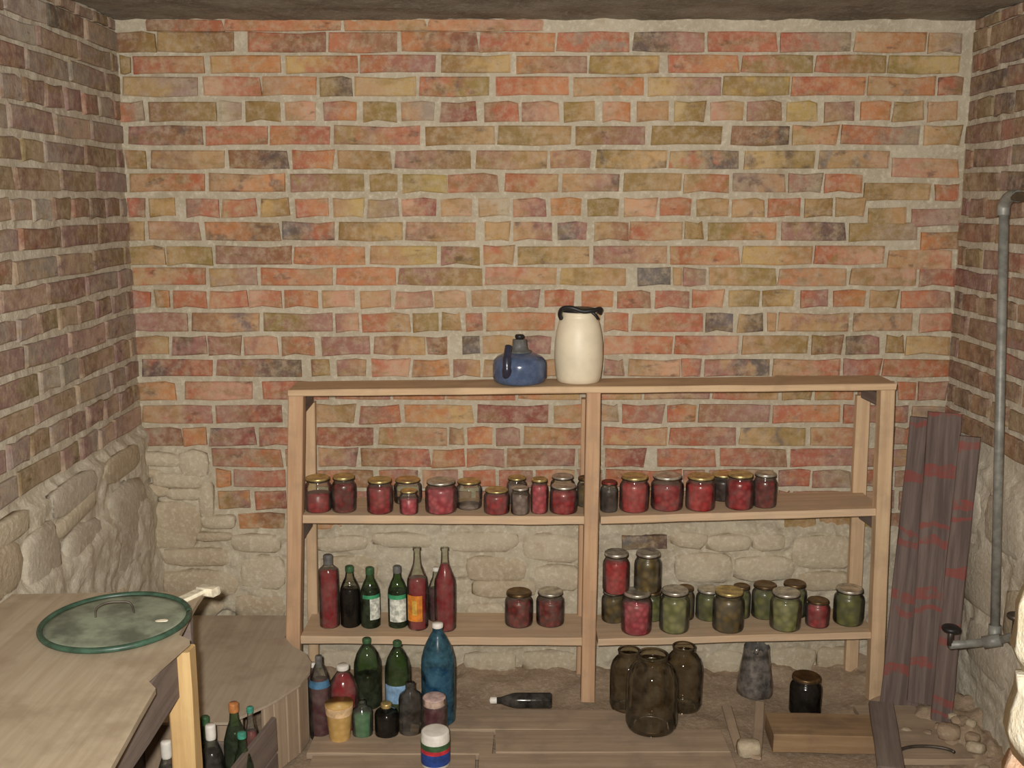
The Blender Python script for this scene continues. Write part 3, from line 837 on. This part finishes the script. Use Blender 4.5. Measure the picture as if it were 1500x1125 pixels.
def bottle(label, x0, x1, ytop, ybase, zb, kind, glass, liquid, level, cap=None, labels=(), group=None, cy=None, name='bottle', cat='bottle', capr=None, caph=0.05, ymin=None, rot=0.0):
    xc = (x0 + x1) / 2
    if cy is None:
        yf = atZ(xc, ybase, zb).y
        r = (x1 - x0) / 2 * (yf / ray(xc, ybase).y) / F
        cy = max(yf + r, (ymin or -9) + r)
    else:
        r = (x1 - x0) / 2 * (cy / ray(xc, (ytop + ybase) / 2).y) / F
    x = atY(xc, (ytop + ybase) / 2, cy).x
    h = atY(xc, ytop, cy).z - zb
    root = thing(name, label, cat, (x, cy, zb), group, rot)
    S = PM[root.name] @ Matrix.Diagonal((r, r, h, 1))
    prof = BP[kind]
    link('bottle_body', cached(('bg', kind, glass), lambda: lathe(prof, glass, 24)), root, S)
    if liquid:
        link('contents', cached(('bc', kind, liquid, level), lambda: lathe(clip_prof(prof, .95, .012, level), liquid, 24)), root, S)
    if cap:
        cr = capr or prof[-1][0] * 1.15
        cp = [(cr, 1 - caph), (cr * 1.03, 1 - caph * .8), (cr * 1.03, 1.0), (cr * .9, 1.012), (.02, 1.012)]
        link('cap', cached(('cap', cap, cr, caph), lambda: lathe(cp, cap, 20)), root, S)
    for (z0, z1, a0, a1, mat) in labels:
        # paper label wrapped round the body from angle a0 to a1 (0 = towards the viewer)
        V, Fc = [], []
        n = max(8, int((a1 - a0) / 7))
        pr = clip_prof(prof, 1.025, z0, z1)
        for i in range(n + 1):
            a = math.radians(-90 + a0 + (a1 - a0) * i / n)
            for (rr, z) in pr: V.append((rr * math.cos(a), rr * math.sin(a), z))
            for (rr, z) in reversed(pr): V.append((rr * .96 * math.cos(a), rr * .96 * math.sin(a), z))
        k = 2 * len(pr)
        for i in range(n):
            for j in range(k):
                Fc.append((i * k + j, (i + 1) * k + j, (i + 1) * k + (j + 1) % k, i * k + (j + 1) % k))
        Fc.append(tuple(range(k))); Fc.append(tuple(reversed(range(n * k, n * k + k))))
        link('paper_label', new_mesh('paper_label', V, Fc, mat), root, S)
    return root
z3 = lambda px: z3l(atY(px, 925, 3.25).x)
GB = 'bottles on the bottom shelf'
bottle('tall straight bottle of pinkish red juice with a grey cap by the end post', 467, 497, 814, 922, z3(482), 'straight', 'glass', 'c_juice', .8, 'cap_grey', (), GB, ymin=3.205, caph=.12)
bottle('dark bottle with a clear neck and green cap, no paper label', 498, 528, 830, 921, z3(513), 'beer', 'glass_clean', 'c_black', .62, 'cap_green', (), GB, ymin=3.205, caph=.08)
bottle('dark green bottle with white-green label turned to the side', 528, 557, 832, 922, z3(543), 'beer', 'glass_green', 'c_black', .66, 'cap_green', ((.16, .52, 5, 75, 'label_white'), (.52, .58, -40, 75, 'label_green')), GB, ymin=3.205, caph=.1)
bottle('dark bottle with a big white-green label and grey cap', 568, 597, 830, 922, z3(582), 'beer', 'glass_green', 'c_black', .6, 'cap_grey', ((.12, .5, -45, 60, 'label_white'), (.5, .57, -60, 60, 'label_green')), GB, ymin=3.205, caph=.1)
bottle('tall red wine-type bottle with an orange and yellow label', 596, 627, 802, 925, z3(611), 'wine', 'glass', 'c_juice', .62, None, ((.12, .44, -62, 30, 'label_orange'), (.2, .38, -24, 0, 'label_yellow')), GB, ymin=3.205)
bottle('small dark bottle with white stopper hidden behind the tall red bottle', 627, 651, 832, 918, z3(640), 'beer', 'glass', 'c_purple', .6, 'cap_white', (), GB, cy=3.35)
bottle('tall long-necked red bottle without a label, by the empty shelf space', 636, 668, 802, 927, z3(652), 'wine', 'glass', 'c_juice', .8, None, (), GB, ymin=3.205)

# ------------------------------------------------------------------ things on the top board
zt = z_top(0.03)
p = atY(761, 567, 3.28)
kt = thing('enamel_kettle', 'squat blue enamel kettle with a dark spout on the top board', 'kettle', (p.x, 3.27, z_top(p.x)))
R = 78 / 2 * 3.35 / F
KM = PM[kt.name]
link('body', lathe([(R * .82, 0), (R * .95, .006), (R, .02), (R, .060), (R * .97, .072), (R * .84, .084), (R * .6, .094), (R * .40, .100)], 'enamel_blue', 36), kt, KM)
lo = link('lid', lathe([(R * .44, .097), (R * .44, .103), (R * .32, .108), (R * .27, .120), (R * .26, .140), (.001, .142)], 'cap_grey', 28), kt, KM)
link('knob', lathe([(.012, .140), (.013, .144), (.015, .146), (.015, .153), (.012, .156), (.001, .156)], 'black_plastic', 18), lo, KM)
link('spout', tube_mesh(smooth_path([(-R * .45, -.06, .030), (-R * .46, -.078, .055), (-R * .46, -.070, .090), (-R * .40, -.05, .125)]), [.016] * 9 + [.014] * 8 + [.012] * 8, 'enamel_dark', 14), kt, KM)
p = atY(847, 567, 3.28)
cn = thing('milk_canister', 'cream barrel-shaped plastic canister with a black lid handle on the top board', 'canister', (p.x, 3.28, z_top(p.x)))
R = 71 / 2 * 3.33 / F
CM = PM[cn.name]
hh = atY(847, 455, 3.28).z - z_top(p.x)
pr = [(.82, 0), (.88, .015), (.93, .08), (.985, .25), (1.0, .38), (.985, .55), (.93, .70), (.83, .84), (.74, .90), (.70, .93), (.72, .95), (.72, .98), (.60, 1.0), (.02, 1.0)]
link('body', lathe([(r * R, z * hh) for r, z in pr], 'cream_plastic', 40), cn, CM)
lid = link('lid', lathe([(.66 * R, hh * .985), (.74 * R, hh * .99), (.74 * R, hh * 1.03), (.5 * R, hh * 1.045), (.01, hh * 1.045)], 'black_plastic', 32), cn, CM)
link('bail_handle', tube_mesh(smooth_path([(-.74 * R, -.02, hh * .90), (-.80 * R, -.035, hh * .97), (-.70 * R, -.05, hh * 1.05), (-.35 * R, -.062, hh * 1.065), (.1 * R, -.064, hh * 1.02), (.5 * R, -.06, hh * 1.03), (.82 * R, -.04, hh * 1.04), (.80 * R, -.03, hh * .98)]), .0075, 'black_plastic', 10), lid, CM)
link('clasp', tube_mesh(smooth_path([(.45 * R, -.055, hh * 1.01), (.62 * R, -.056, hh * .96), (.72 * R, -.05, hh * .91)]), .005, 'black_plastic', 8), lid, CM)

# ------------------------------------------------------------------ things on the floor under and before the shelf
GF = 'bottles and jars on the floor'
bottle('empty green plastic bottle with dark cap behind the purple juice bottles', 519, 559, 936, 1075, 0.03, 'pet', 'glass_green', 'c_dark', .45, 'cap_green', (), GF, cy=3.14, caph=.05)
bottle('deep green plastic bottle with a pale blue label', 564, 602, 940, 1075, 0.03, 'pet', 'glass_green', 'c_green', .2, 'cap_green', ((.22, .46, -60, 60, 'label_sky'),), GF, cy=3.08, caph=.05)
bottle('big blue plastic bottle with a whitish stopper', 617, 667, 914, 1078, 0.025, 'pet', 'glass_aqua', 'label_sky' if False else None, .5, 'cap_white', (), GF, cy=3.04, caph=.03)
link('contents', lathe([(r * .93, z) for r, z in clip_prof(BP['pet'], 1.0, .02, .56)], mat_content('blue_liquid', (50, 116, 168), (40, 98, 146), .3), 24), bpy.data.objects[[o.name for o in COL.objects if o.get('label', '').startswith('big blue')][0]],
     PM[[o.name for o in COL.objects if o.get('label', '').startswith('big blue')][0]] @ Matrix.Diagonal((50 / 2 * 3.28 / F, 50 / 2 * 3.28 / F, atY(642, 914, 3.04).z - 0.025, 1)))
bottle('purple juice bottle with a blue ring on its dark red neck', 453, 485, 962, 1090, 0.0, 'pet', 'glass', 'c_purple', .72, 'cap_grey', ((.66, .74, -80, 80, 'cap_blue'),), GF, cy=2.98, caph=.12)
bottle('dark bottle with a white cap squeezed beside the low wooden bin', 446, 474, 972, 1080, 0.0, 'pet', 'glass', 'c_purple', .84, 'cap_white', (), GF, cy=3.07, caph=.05)
bottle('red juice bottle with a white cap behind the yellow cup', 481, 526, 975, 1085, 0.0, 'pet', 'glass', 'c_juice', .88, 'cap_white', (), GF, cy=3.03, caph=.05, capr=.4)
bottle('tapered yellow plastic cup with a foamy pale rim', 477, 518, 1029, 1096, 0.0, 'cone', 'c_yellow', None, .8, None, ((.76, .965, -180, 180, 'cap_tan'),), GF, name='plastic_cup', cat='cup', cy=2.945)
bottle('green-filled jar beside the yellow cup', 516, 546, 1026, 1092, 0.0, 'flask', 'glass', 'c_green_liq', .7, None, (), GF, name='glass_jar', cat='jar', cy=2.97)
bottle('dark-filled jar with a small yellowish stopper beside the clear flask', 549, 584, 1030, 1092, 0.0, 'flask', 'glass_clean', 'c_black', .68, 'lid_gold', (), GF, name='glass_jar', cat='jar', cy=2.975, caph=.1)
bottle('empty clear glass flask standing before the deep green bottle', 584, 619, 1000, 1085, 0.0, 'flask', 'glass_film', None, .5, None, (), GF, name='glass_flask', cat='flask', cy=2.99)
bottle('purple tub-like bottle with a pale pink screw cap', 617, 656, 1021, 1088, 0.0, 'tub', 'glass', 'c_purple', .8, 'cap_pink', (), GF, cy=2.94, caph=.14, capr=.86)
bottle('white-capped bottle with green, red and blue bands before the purple tub-like bottle', 617, 659, 1070, 1135, 0.025, 'tub', 'cap_white', None, .5, 'cap_white', ((.56, .72, -170, 170, 'cap_green'), (.44, .56, -170, 170, 'label_redm'), (.1, .44, -170, 170, 'label_blue')), GF, cy=2.79, caph=.26, capr=.95)

# three-litre jars
def big_jar(label, x0, x1, ytop, cy, z0):
    xc = (x0 + x1) / 2
    r = (x1 - x0) / 2 * (cy / ray(xc, 1010).y) / F
    x = atY(xc, 1010, cy).x
    h = atY(xc, ytop, cy).z - z0
    root = thing('glass_jar', label, 'jar', (x, cy, z0), 'large empty jars on the floor')
    P = [(.80, 0), (.93, .02), (1, .09), (1, .60), (.97, .70), (.86, .80), (.68, .87), (.56, .905), (.54, .93), (.58, .945), (.58, .97), (.54, .985), (.54, 1.0)]
    S = PM[root.name] @ Matrix.Diagonal((r, r, h, 1))
    V = lathe([(q * r, z * h) for q, z in P], 'glass_dark', 36, close=False)
    link('glass_body', V, root, PM[root.name])
    link('base', lathe([(.02 * r, .012 * h), (.6 * r, .012 * h), (.8 * r, .002 * h), (.93 * r, .02 * h)], 'glass_dark', 36, close=False), root, PM[root.name])
    link('mouth_rim', lathe([(.54 * r, .985 * h), (.60 * r, .985 * h), (.61 * r, .995 * h), (.59 * r, 1.005 * h), (.54 * r, 1.005 * h), (.52 * r, .99 * h)], 'glass_dark', 36, close=False), root, PM[root.name])
big_jar('large empty dark glass jar in front of two others', 917, 993, 958, 3.005, 0.025)
big_jar('large empty dark glass jar behind, beside the middle shelf post', 893, 948, 952, 3.15, 0.015)
big_jar('large empty dark glass jar behind, towards the foil-like vessel', 972, 1028, 946, 3.155, 0.015)

# tapered dark vessel with a torn rim
x = atY(1106, 1000, 3.26).x
vz = 0.01
hh = atY(1106, 946, 3.26).z - vz
vr = 52 / 2 * 3.5 / F
cv = thing('cut_plastic_bottle', 'dark shiny tapered vessel with a torn open rim beside the large jars', 'vessel', (x, 3.26, vz), None)
V, Fc = [], []
seg = 30
for i, (r, z) in enumerate([(.8, 0), (1, .03), (.98, .2), (.86, .55), (.72, .85), (.70, 1.0)]):
    for k in range(seg):
        a = 2 * math.pi * k / seg
        rr = vr * r * (1 + .06 * mn.noise(Vector((math.cos(a) * 2, math.sin(a) * 2, z * 3))))
        zz = z * hh
        if i == 5: zz += 0.022 * mn.noise(Vector((k * .9, 3, 0)))
        V.append((rr * math.cos(a), rr * math.sin(a), zz))
for i in range(5):
    for k in range(seg):
        q = i * seg + k; s = i * seg + (k + 1) % seg
        Fc.append((q, s, s + seg, q + seg))
Fc.append(tuple(reversed(range(seg))))
link('body', new_mesh('vessel', V, Fc, 'foil', True), cv, PM[cv.name])
link('torn_flap', tube_mesh([(-.012, -vr * .7, hh * .95), (-.010, -vr * .72, hh * 1.04), (-.002, -vr * .70, hh * 1.07)], [.009, .008, .003], 'foil', 8), cv, PM[cv.name])
jar('black jar with a tarnished brass lid behind the short beam', 1157, 1203, 991, 1042, lambda x: 0.012, 'lid_brown', 'c_black', .84, None, glass='glass_clean', yc=3.12)

# bottle lying on its side
a = atZ(740, 1037, 0.06); 
lb = thing('bottle', 'small dark glass bottle lying on its side on the bare floor', 'bottle', (atZ(770, 1037, .03).x, atZ(770, 1035, .03).y, 0.026))
S = PM[lb.name] @ Matrix.Translation((0.085, 0, 0.026)) @ Matrix.Rotation(-math.pi / 2, 4, 'Y') @ Matrix.Diagonal((.025, .025, .20, 1))
link('bottle_body', lathe(BP['beer'], 'glass_film', 24), lb, S)
link('contents', lathe(clip_prof(BP['beer'], .93, .012, .9), 'c_black', 24), lb, S)
link('cap', lathe([(.42, .9), (.44, .92), (.44, 1.0), (.1, 1.02)], 'cap_white', 20), lb, S)

# short beam, boards and iron piece on the floor
A = atZ(1126, 1058, 0.06); B = atZ(1284, 1060, 0.06)
bm_ = board('wooden_beam', (A.x, 2.965, 0.06), (B.x + .02, 2.945, 0.06), 0.14, 0.06, 'beam_wood', None, rough=0.003)
tag(bm_, 'short thick wooden beam lying before the black jar', 'beam')
A = atZ(1300, 1034, 0.07); B = atZ(1305, 1130, 0.07)
o = board('board', (A.x - .02, A.y, 0.085), (B.x, B.y, 0.085), 0.075, 0.018, 'grey_wood', None, rough=0.003)
tag(o, 'weathered grey strip of board lying across the beam end', 'board')
A = atZ(1300, 1090, 0.03); B = atZ(1440, 1090, 0.03)
o = board('plywood_sheet', (A.x - .04, 2.93, 0.052), (B.x + .02, 2.93, 0.052), 0.33, 0.02, 'floor_plank', None, rough=0.003)
tag(o, 'flat brown plywood sheet lying below the leaning painted planks', 'plywood')
c = atZ(1356, 1098, 0.06)
pts = [Vector((c.x + 0.08 * math.cos(t), c.y - .012 + 0.035 * math.sin(t), 0.058)) for t in [math.pi * k / 14 for k in range(15)]]
o = link('iron_hoop', tube_mesh(pts, .005, 'iron', 8)); tag(o, 'bent piece of thin iron hoop lying on the plywood sheet', 'hoop')
for pa, pb, lab in (((1064, 1035), (1084, 1100), 'thin brown lath lying slanted towards the large jars'), ((1113, 1030), (1108, 1110), 'thin brown lath lying straight beside the beam')):
    A = atZ(pa[0], pa[1], .03); B = atZ(pb[0], pb[1], .03)
    o = board('lath', (A.x, A.y, 0.036), (B.x, B.y, 0.036), .03, .012, 'floor_plank', None, rough=.002)
    tag(o, lab, 'lath')
c = atZ(1097, 1098, .04)
o = stone('brick_fragment', None, (c.x, c.y, 0.045), (.075, .05, .05), 'limestone_brown'); tag(o, 'broken brick fragment lying between two thin laths', 'brick')
rr = random.Random(5)
placed = []
while len(placed) < 16:
    x = rr.uniform(1.22, 1.40); y = rr.uniform(2.62, 2.98); s = rr.uniform(.035, .075)
    if y < 2.86 and x < 1.33: continue
    if any((x - a) ** 2 + (y - b) ** 2 < (.62 * (s + c)) ** 2 for a, b, c in placed):
        s = .03
        if any((x - a) ** 2 + (y - b) ** 2 < (.6 * (s + c)) ** 2 for a, b, c in placed): continue
    placed.append((x, y, s))
    o = stone('rubble_stone', None, (x, y, floor_z(x, y) + s * .28), (s, s * .9, s * .7), rr.choice(['limestone_brown', 'grey_stone', 'earth']), (rr.uniform(-.4, .4), rr.uniform(-.4, .4), rr.uniform(0, 3)))
    tag(o, 'lump of dusty rubble on the floor under the grey pipe', 'rubble', 'rubble under the pipe')

# ------------------------------------------------------------------ planks leaning in the corner
def leaning(label, b, zb, Yb, t, Yt, w, width_dir, th=.022):
    B = atY(b[0], b[1], Yb); B.z = zb + floor_z(B.x, Yb) + .012
    T = atY(t[0], t[1], Yt)
    T.x = min(T.x, XR - .03 - w * .46)
    d = (T - B).normalized()
    n = d.cross(Vector(width_dir)).normalized()
    if n.y > 0: n = -n
    o = board('plank', B, T, w, th, 'painted_plank', None, up=n, rough=.004, seg=12)
    tag(o, label, 'plank', 'painted planks leaning in the corner')
WD = (0.92, -0.38, 0)
leaning('wide grey plank with red paint bands next to the shelf end post', (1316, 1045), 0, 3.10, (1361, 612), 3.33, .118, WD)
leaning('plank with the brightest red paint, middle of those leaning in the corner', (1352, 1040), 0, 3.04, (1402, 604), 3.27, .10, WD)
leaning('narrow red-edged plank beside the grey pipe', (1382, 1010), 0, 2.98, (1440, 640), 3.12, .06, WD)

# ------------------------------------------------------------------ pipe
T = atY(1471, 300, 2.94); B = atY(1457, 940, 2.84)
pp = thing('water_pipe', 'grey painted water pipe running down the side wall with valves', 'pipe', (B.x, B.y, B.z))
r = 6.6 * 3.0 / F
link('riser', tube_mesh([B, B.lerp(T, .5), T], r, 'pipe', 16), pp)
E = T + Vector((0.0, -.03, .022))
link('elbow', tube_mesh(smooth_path([T - Vector((0, 0, .03)), T, E, E + Vector((.005, -.04, .002))]), r * 1.3, 'pipe', 16), pp)
link('upper_run', tube_mesh([E, E + Vector((.0, -1.3, 0.01))], r, 'pipe', 16), pp)
Lp = atY(1391, 945, 2.80); Rp = atX(1500, 927, B.x + .004)
Rx = B + (Rp - B) * 2.0
link('cross_run', tube_mesh([Lp, B.lerp(Lp, .3), B, B.lerp(Rx, .15), Rx], r * .9, 'pipe', 16), pp)
link('tee', tube_mesh([B + (Lp - B).normalized() * .04, B + (Rp - B).normalized() * .04], r * 1.4, 'pipe', 16), pp)
link('tee_collar', tube_mesh([B, B + (T - B).normalized() * .05], r * 1.35, 'pipe', 16), pp)
def valve(px, py, Y, run_z, s, mat):
    c = atY(px, py, Y)
    v = link('valve', tube_mesh([Vector((c.x, Y, run_z)), Vector((c.x, Y, c.z))], .008, 'iron', 10), pp)
    link('hand_wheel', lathe([(s * .9, -.006), (s, -.002), (s, .004), (s * .8, .008), (.002, .010)], mat, 20), v, Matrix.Translation(c))
valve(1393, 921, 2.80, Lp.z, .026, 'black_plastic')
vp = B.lerp(Rp, .72)
valve(1488, 903, vp.y, vp.z, .024, 'iron')

# ------------------------------------------------------------------ low bin with sheet cover, at the left
ZB_ = 0.24
poly = [atZ(427, 945, ZB_), atZ(448, 957, ZB_), atZ(456, 970, ZB_), atZ(454, 985, ZB_), atZ(440, 1002, ZB_), atZ(405, 1025, ZB_), atZ(390, 1033, ZB_)]
p2 = poly + [Vector((-.79, 2.635, ZB_)), Vector((-1.19, 2.635, ZB_)), Vector((-1.19, 3.38, ZB_)), Vector((-.755, 3.38, ZB_)), Vector((-.755, 3.20, ZB_))]
def prism(name, pts, h, mat, parent, jag=0.0):
    n = len(pts)
    V = [Vector(p) for p in pts] + [Vector((p.x, p.y, p.z - h)) for p in pts]
    Fc = [tuple(range(n)), tuple(reversed(range(n, 2 * n)))]
    for i in range(n):
        Fc.append((i, n + i, n + (i + 1) % n, (i + 1) % n))
    me = new_mesh(name, V, Fc, mat)
    bm = bmesh.new(); bm.from_mesh(me); bmesh.ops.recalc_face_normals(bm, faces=bm.faces); bm.to_mesh(me); bm.free()
    return link(name, me, parent)
bn = thing('wooden_bin', 'low wooden bin covered with a worn brown sheet beside the shelf', 'bin', (-.95, 3.05, 0))
prism('cover_sheet', p2, .008, 'bin_sheet', bn)
inner = [Vector((p.x * 1.0 - .012, p.y + .012, ZB_ - .009)) for p in poly]
for i in range(1, len(inner) - 1):
    a, b = inner[i], inner[i + 1]
    d = (b - a); L = d.length; n = max(1, int(L / .05))
    for k in range(n):
        s = a + d * (k / n); e = a + d * ((k + 1) / n - .03 / n)
        mid = (s + e) / 2
        board('side_plank', (mid.x, mid.y, 0.004), (mid.x, mid.y, ZB_ - .009), (e - s).length * .98, .015, 'floor_plank', bn, up=(d.y, -d.x, 0) if (d.y * 1 - d.x * 0) > 0 else (-d.y, d.x, 0), rough=.0015, seg=3)
for x in (-1.15, -1.0, -.85):
    board('side_plank', (x, 2.74, 0.004), (x, 2.74, ZB_ - .009), .14, .015, 'floor_plank', bn, up=(0, -1, 0), seg=3)

# crate with bottles in front of the bin
zc = 0.22
A = atZ(404, 1050, zc); B = atZ(344, 1126, zc)
d = (B - A).normalized(); B2 = A + d * 0.62
cr = thing('bottle_crate', 'grey board crate full of dark bottles half under the table', 'crate', (A.x - .2, A.y - .3, 0))
nrm = Vector((-d.y, d.x, 0))
if nrm.x < 0: nrm = -nrm
def vboard(name, p, q, z0, z1, mat, parent, th=.015):
    p, q = Vector((p.x, p.y, (z0 + z1) / 2)), Vector((q.x, q.y, (z0 + z1) / 2))
    dd = (q - p).normalized(); n = Vector((-dd.y, dd.x, 0))
    return board(name, p, q, z1 - z0, th, mat, parent, up=n, rough=.002)
vboard('side_board', A, B2, .115, zc, 'grey_wood', cr)
vboard('side_board', A, B2, .005, .11, 'grey_wood', cr)
off = -nrm * .40
vboard('side_board', A + off, B2 + off, .115, zc, 'grey_wood', cr)
vboard('side_board', A + off, B2 + off, .005, .11, 'grey_wood', cr)
for z0, z1 in ((.005, .065), (.07, .125)):
    vboard('end_board', A - nrm * .02, A + off + nrm * .02, z0, z1, 'grey_wood', cr)
    vboard('end_board', B2 - nrm * .02, B2 + off + nrm * .02, z0, z1, 'grey_wood', cr)
prism('bottom', [Vector((p.x, p.y, .018)) for p in (A, B2, B2 + off, A + off)], .01, 'grey_wood', cr)
GC = 'bottles in the crate under the table'
def crate_bottle(label, px, py, zt, glass, liq, cap, r=.032, kind='beer', caph=.08, lab=()):
    p = atZ(px, py, zt)
    root = thing('bottle', label, 'bottle', (p.x, p.y, .0195), GC)
    S = PM[root.name] @ Matrix.Diagonal((r, r, zt - .0195, 1))
    link('bottle_body', cached(('bg', kind, glass), lambda: lathe(BP[kind], glass, 24)), root, S)
    link('contents', cached(('bc', kind, liq, .72), lambda: lathe(clip_prof(BP[kind], .95, .012, .72), liq, 24)), root, S)
    cp = [(.42, 1 - caph), (.44, 1 - caph * .8), (.44, 1.0), (.36, 1.012), (.02, 1.012)]
    link('cap', cached(('cap', cap, .42, caph), lambda: lathe(cp, cap, 20)), root, S)
    return root
crate_bottle('dark crate bottle with an orange cap above a white neck band', 342, 1031, .30, 'glass_green', 'c_black', 'cap_orange')
crate_bottle('dark red crate bottle with a teal cap against the crate side', 366, 1037, .27, 'glass', 'c_darkred', 'cap_teal', caph=.05, r=.022)
crate_bottle('crate bottle with a white neck wrap beside the table leg', 308, 1063, .285, 'glass', 'c_black', 'cap_white', caph=.14)
crate_bottle('dark green crate bottle with a teal cap in the middle of the crate', 354, 1074, .27, 'glass_green', 'c_black', 'cap_teal', caph=.05, r=.028)
crate_bottle('dark crate bottle with a green cap behind the table leg', 300, 1051, .28, 'glass_green', 'c_purple', 'cap_green', caph=.08, r=.028)
crate_bottle('crate bottle with a whitish cap under the table rail', 243, 1087, .285, 'glass', 'c_black', 'cap_white', caph=.16)
crate_bottle('dark red bottle deep in the crate beyond the table leg', 258, 1060, .27, 'glass', 'c_juice', 'cap_grey', caph=.06)

# ------------------------------------------------------------------ table
ZT = 0.75
edge = [(300, 866), (290, 880), (262, 930), (278, 937), (263, 950), (238, 972), (214, 994), (228, 1008), (205, 1048), (162, 1125)]
tp = [atZ(x, y, ZT) for x, y in edge]
tp[-1].y = 1.55
tp.append(Vector((tp[-1].x, 1.25, ZT)))
tp += [Vector((XL + .09, 1.25, ZT)), Vector((XL + .09, 2.30, ZT))]
tb = thing('work_table', 'rough work table with a worn ragged sheet top against the side wall', 'table', (-.95, 1.8, 0))
prism('table_top', tp, .012, 'table_sheet', tb)
under = [Vector((p.x - .035, p.y, ZT - .012)) for p in tp[:]]
for k, y in enumerate((1.34, 1.51, 1.68, 1.85, 2.02, 2.18)):
    board('under_board', (XL + .10, y, ZT - .0125), (-.745, y, ZT - .0125), .16, .018, 'grey_wood', tb)
board('apron', (-.712, 1.3, .675), (-.712, 2.04, .675), .115, .02, 'grey_wood', tb, up=(1, 0, 0))
board('apron', (XL + .1, 2.24, .675), (-.74, 2.24, .675), .1, .02, 'grey_wood', tb, up=(0, 1, 0))
lp = atZ(266, 955, ZT - .03)
for (x, y) in ((lp.x - .01, lp.y + .0), (-.74, 1.32), (XL + .12, 2.18), (XL + .12, 1.32)):
    board('leg', (x, y, floor_z(x, y) + .002), (x, y, ZT - .032), .052, .045, 'leg_wood', tb, up=(0, -1, 0))
q = atZ(300, 868, ZT)
board('corner_strip', (q.x - .10, q.y - .16, ZT + .004), (q.x + .005, q.y + .015, ZT + .012), .03, .01, 'white_metal', tb)
board('corner_clip', (q.x - .012, q.y + .01, ZT + .014), (q.x + .03, q.y - .005, ZT + .014), .03, .02, 'white_metal', tb)

c = atZ(170, 909, ZT + .01)
ld = thing('pan_lid', 'large round grey lid with a green rim and wire handle on the table', 'lid', (c.x, c.y, ZT + .001), None, .3)
R = 210 / 2 * 2.25 / F
LM = PM[ld.name]
link('plate', lathe([(R * .96, .003), (R * .96, .009), (R * .85, .010), (R * .5, .014), (.01, .017)], 'pan_grey', 48), ld, LM)
ring = [Vector((R * .975 * math.cos(t), R * .975 * math.sin(t), .009)) for t in [2 * math.pi * k / 64 for k in range(65)]]
link('rim', tube_mesh(ring, .0065, 'green_enamel', 10), ld, LM)
hd = [(-.042, .015, .013), (-.04, .015, .035), (-.02, .015, .046), (.005, .015, .046), (.03, .015, .04), (.038, .015, .013)]
link('handle', tube_mesh(smooth_path(hd), .0022, 'iron', 8), ld, LM)
spot = atZ(236, 908, ZT + .015)
wm = Matrix.Translation((spot.x, spot.y, ZT + .0125)) @ Matrix.Rotation(.3, 4, 'Z') @ Matrix.Diagonal((.03, .014, .004, 1))
link('paint_splash', stone_mesh(2, 'overlit_and_paint_white'), ld, wm)

# ------------------------------------------------------------------ broken pier close to the camera, at the right
pr_ = thing('stone_pier', 'pale broken masonry pier of rough whitish blocks hiding the pipe end', 'pier', (.92, 1.23, 0))
PBM = {}
def block_mesh(mat, k):
    if (mat, k) in PBM: return PBM[(mat, k)]
    bm = bmesh.new()
    bmesh.ops.create_cube(bm, size=1.0)
    bmesh.ops.subdivide_edges(bm, edges=bm.edges[:], cuts=3, use_grid_fill=True)
    for v in bm.verts:
        e = sum(1 for c in v.co if abs(c) > .49)
        f = {1: 1.0, 2: .965, 3: .91}.get(e, 1.0)
        v.co = v.co * f + Vector((mn.noise(v.co * 2.3 + Vector((k * 3, 0, 0))), mn.noise(v.co * 2.3 + Vector((0, k * 3 + 9, 0))), mn.noise(v.co * 2.3 + Vector((0, 5, k * 3))))) * .05
    me = bpy.data.meshes.new('block'); bm.to_mesh(me); bm.free()
    me.materials.append(M[mat])
    me.polygons.foreach_set('use_smooth', [True] * len(me.polygons))
    PBM[(mat, k)] = me
    return me
def pblock(c, size, mat):
    link('block', block_mesh(mat, random.randrange(4)), pr_, Matrix.Translation(Vector(c)) @ Matrix.Diagonal((size[0], size[1], size[2], 1)))
def pier_block(px0, py0, py1, mat):
    Yb, Yf = 1.33, 1.21
    x = atY(px0, (py0 + py1) / 2, Yb).x
    zt = atY(px0, py0, Yb).z; zb = atY(px0, py1, Yb).z
    for k in range(2):
        w = .22
        pblock((x - .004 + w / 2 + k * (w + .004), (Yb + Yf) / 2, (zt + zb) / 2), (w, Yb - Yf, (zt - zb)), mat)
    return zb
zlo = pier_block(1484, 848, 968, 'overlit_and_paint_white')  # near-white colour imitates blocks burnt out by the close flash
zlo = pier_block(1474, 974, 1086, 'overlit_and_paint_white')
zlo = pier_block(1464, 1088, 1190, 'pier_brick')
z = zlo
k = 0
while z > 0.02:
    hh = min(.085, z)
    for j in range(2):
        pblock((.70 + .11 + j * .226 - (k % 2) * .02, 1.27, z - hh / 2), (.222, .12, hh * 1.0), random.choice(['overlit_and_paint_white', 'pier_brick', 'limestone']))
    z -= hh; k += 1
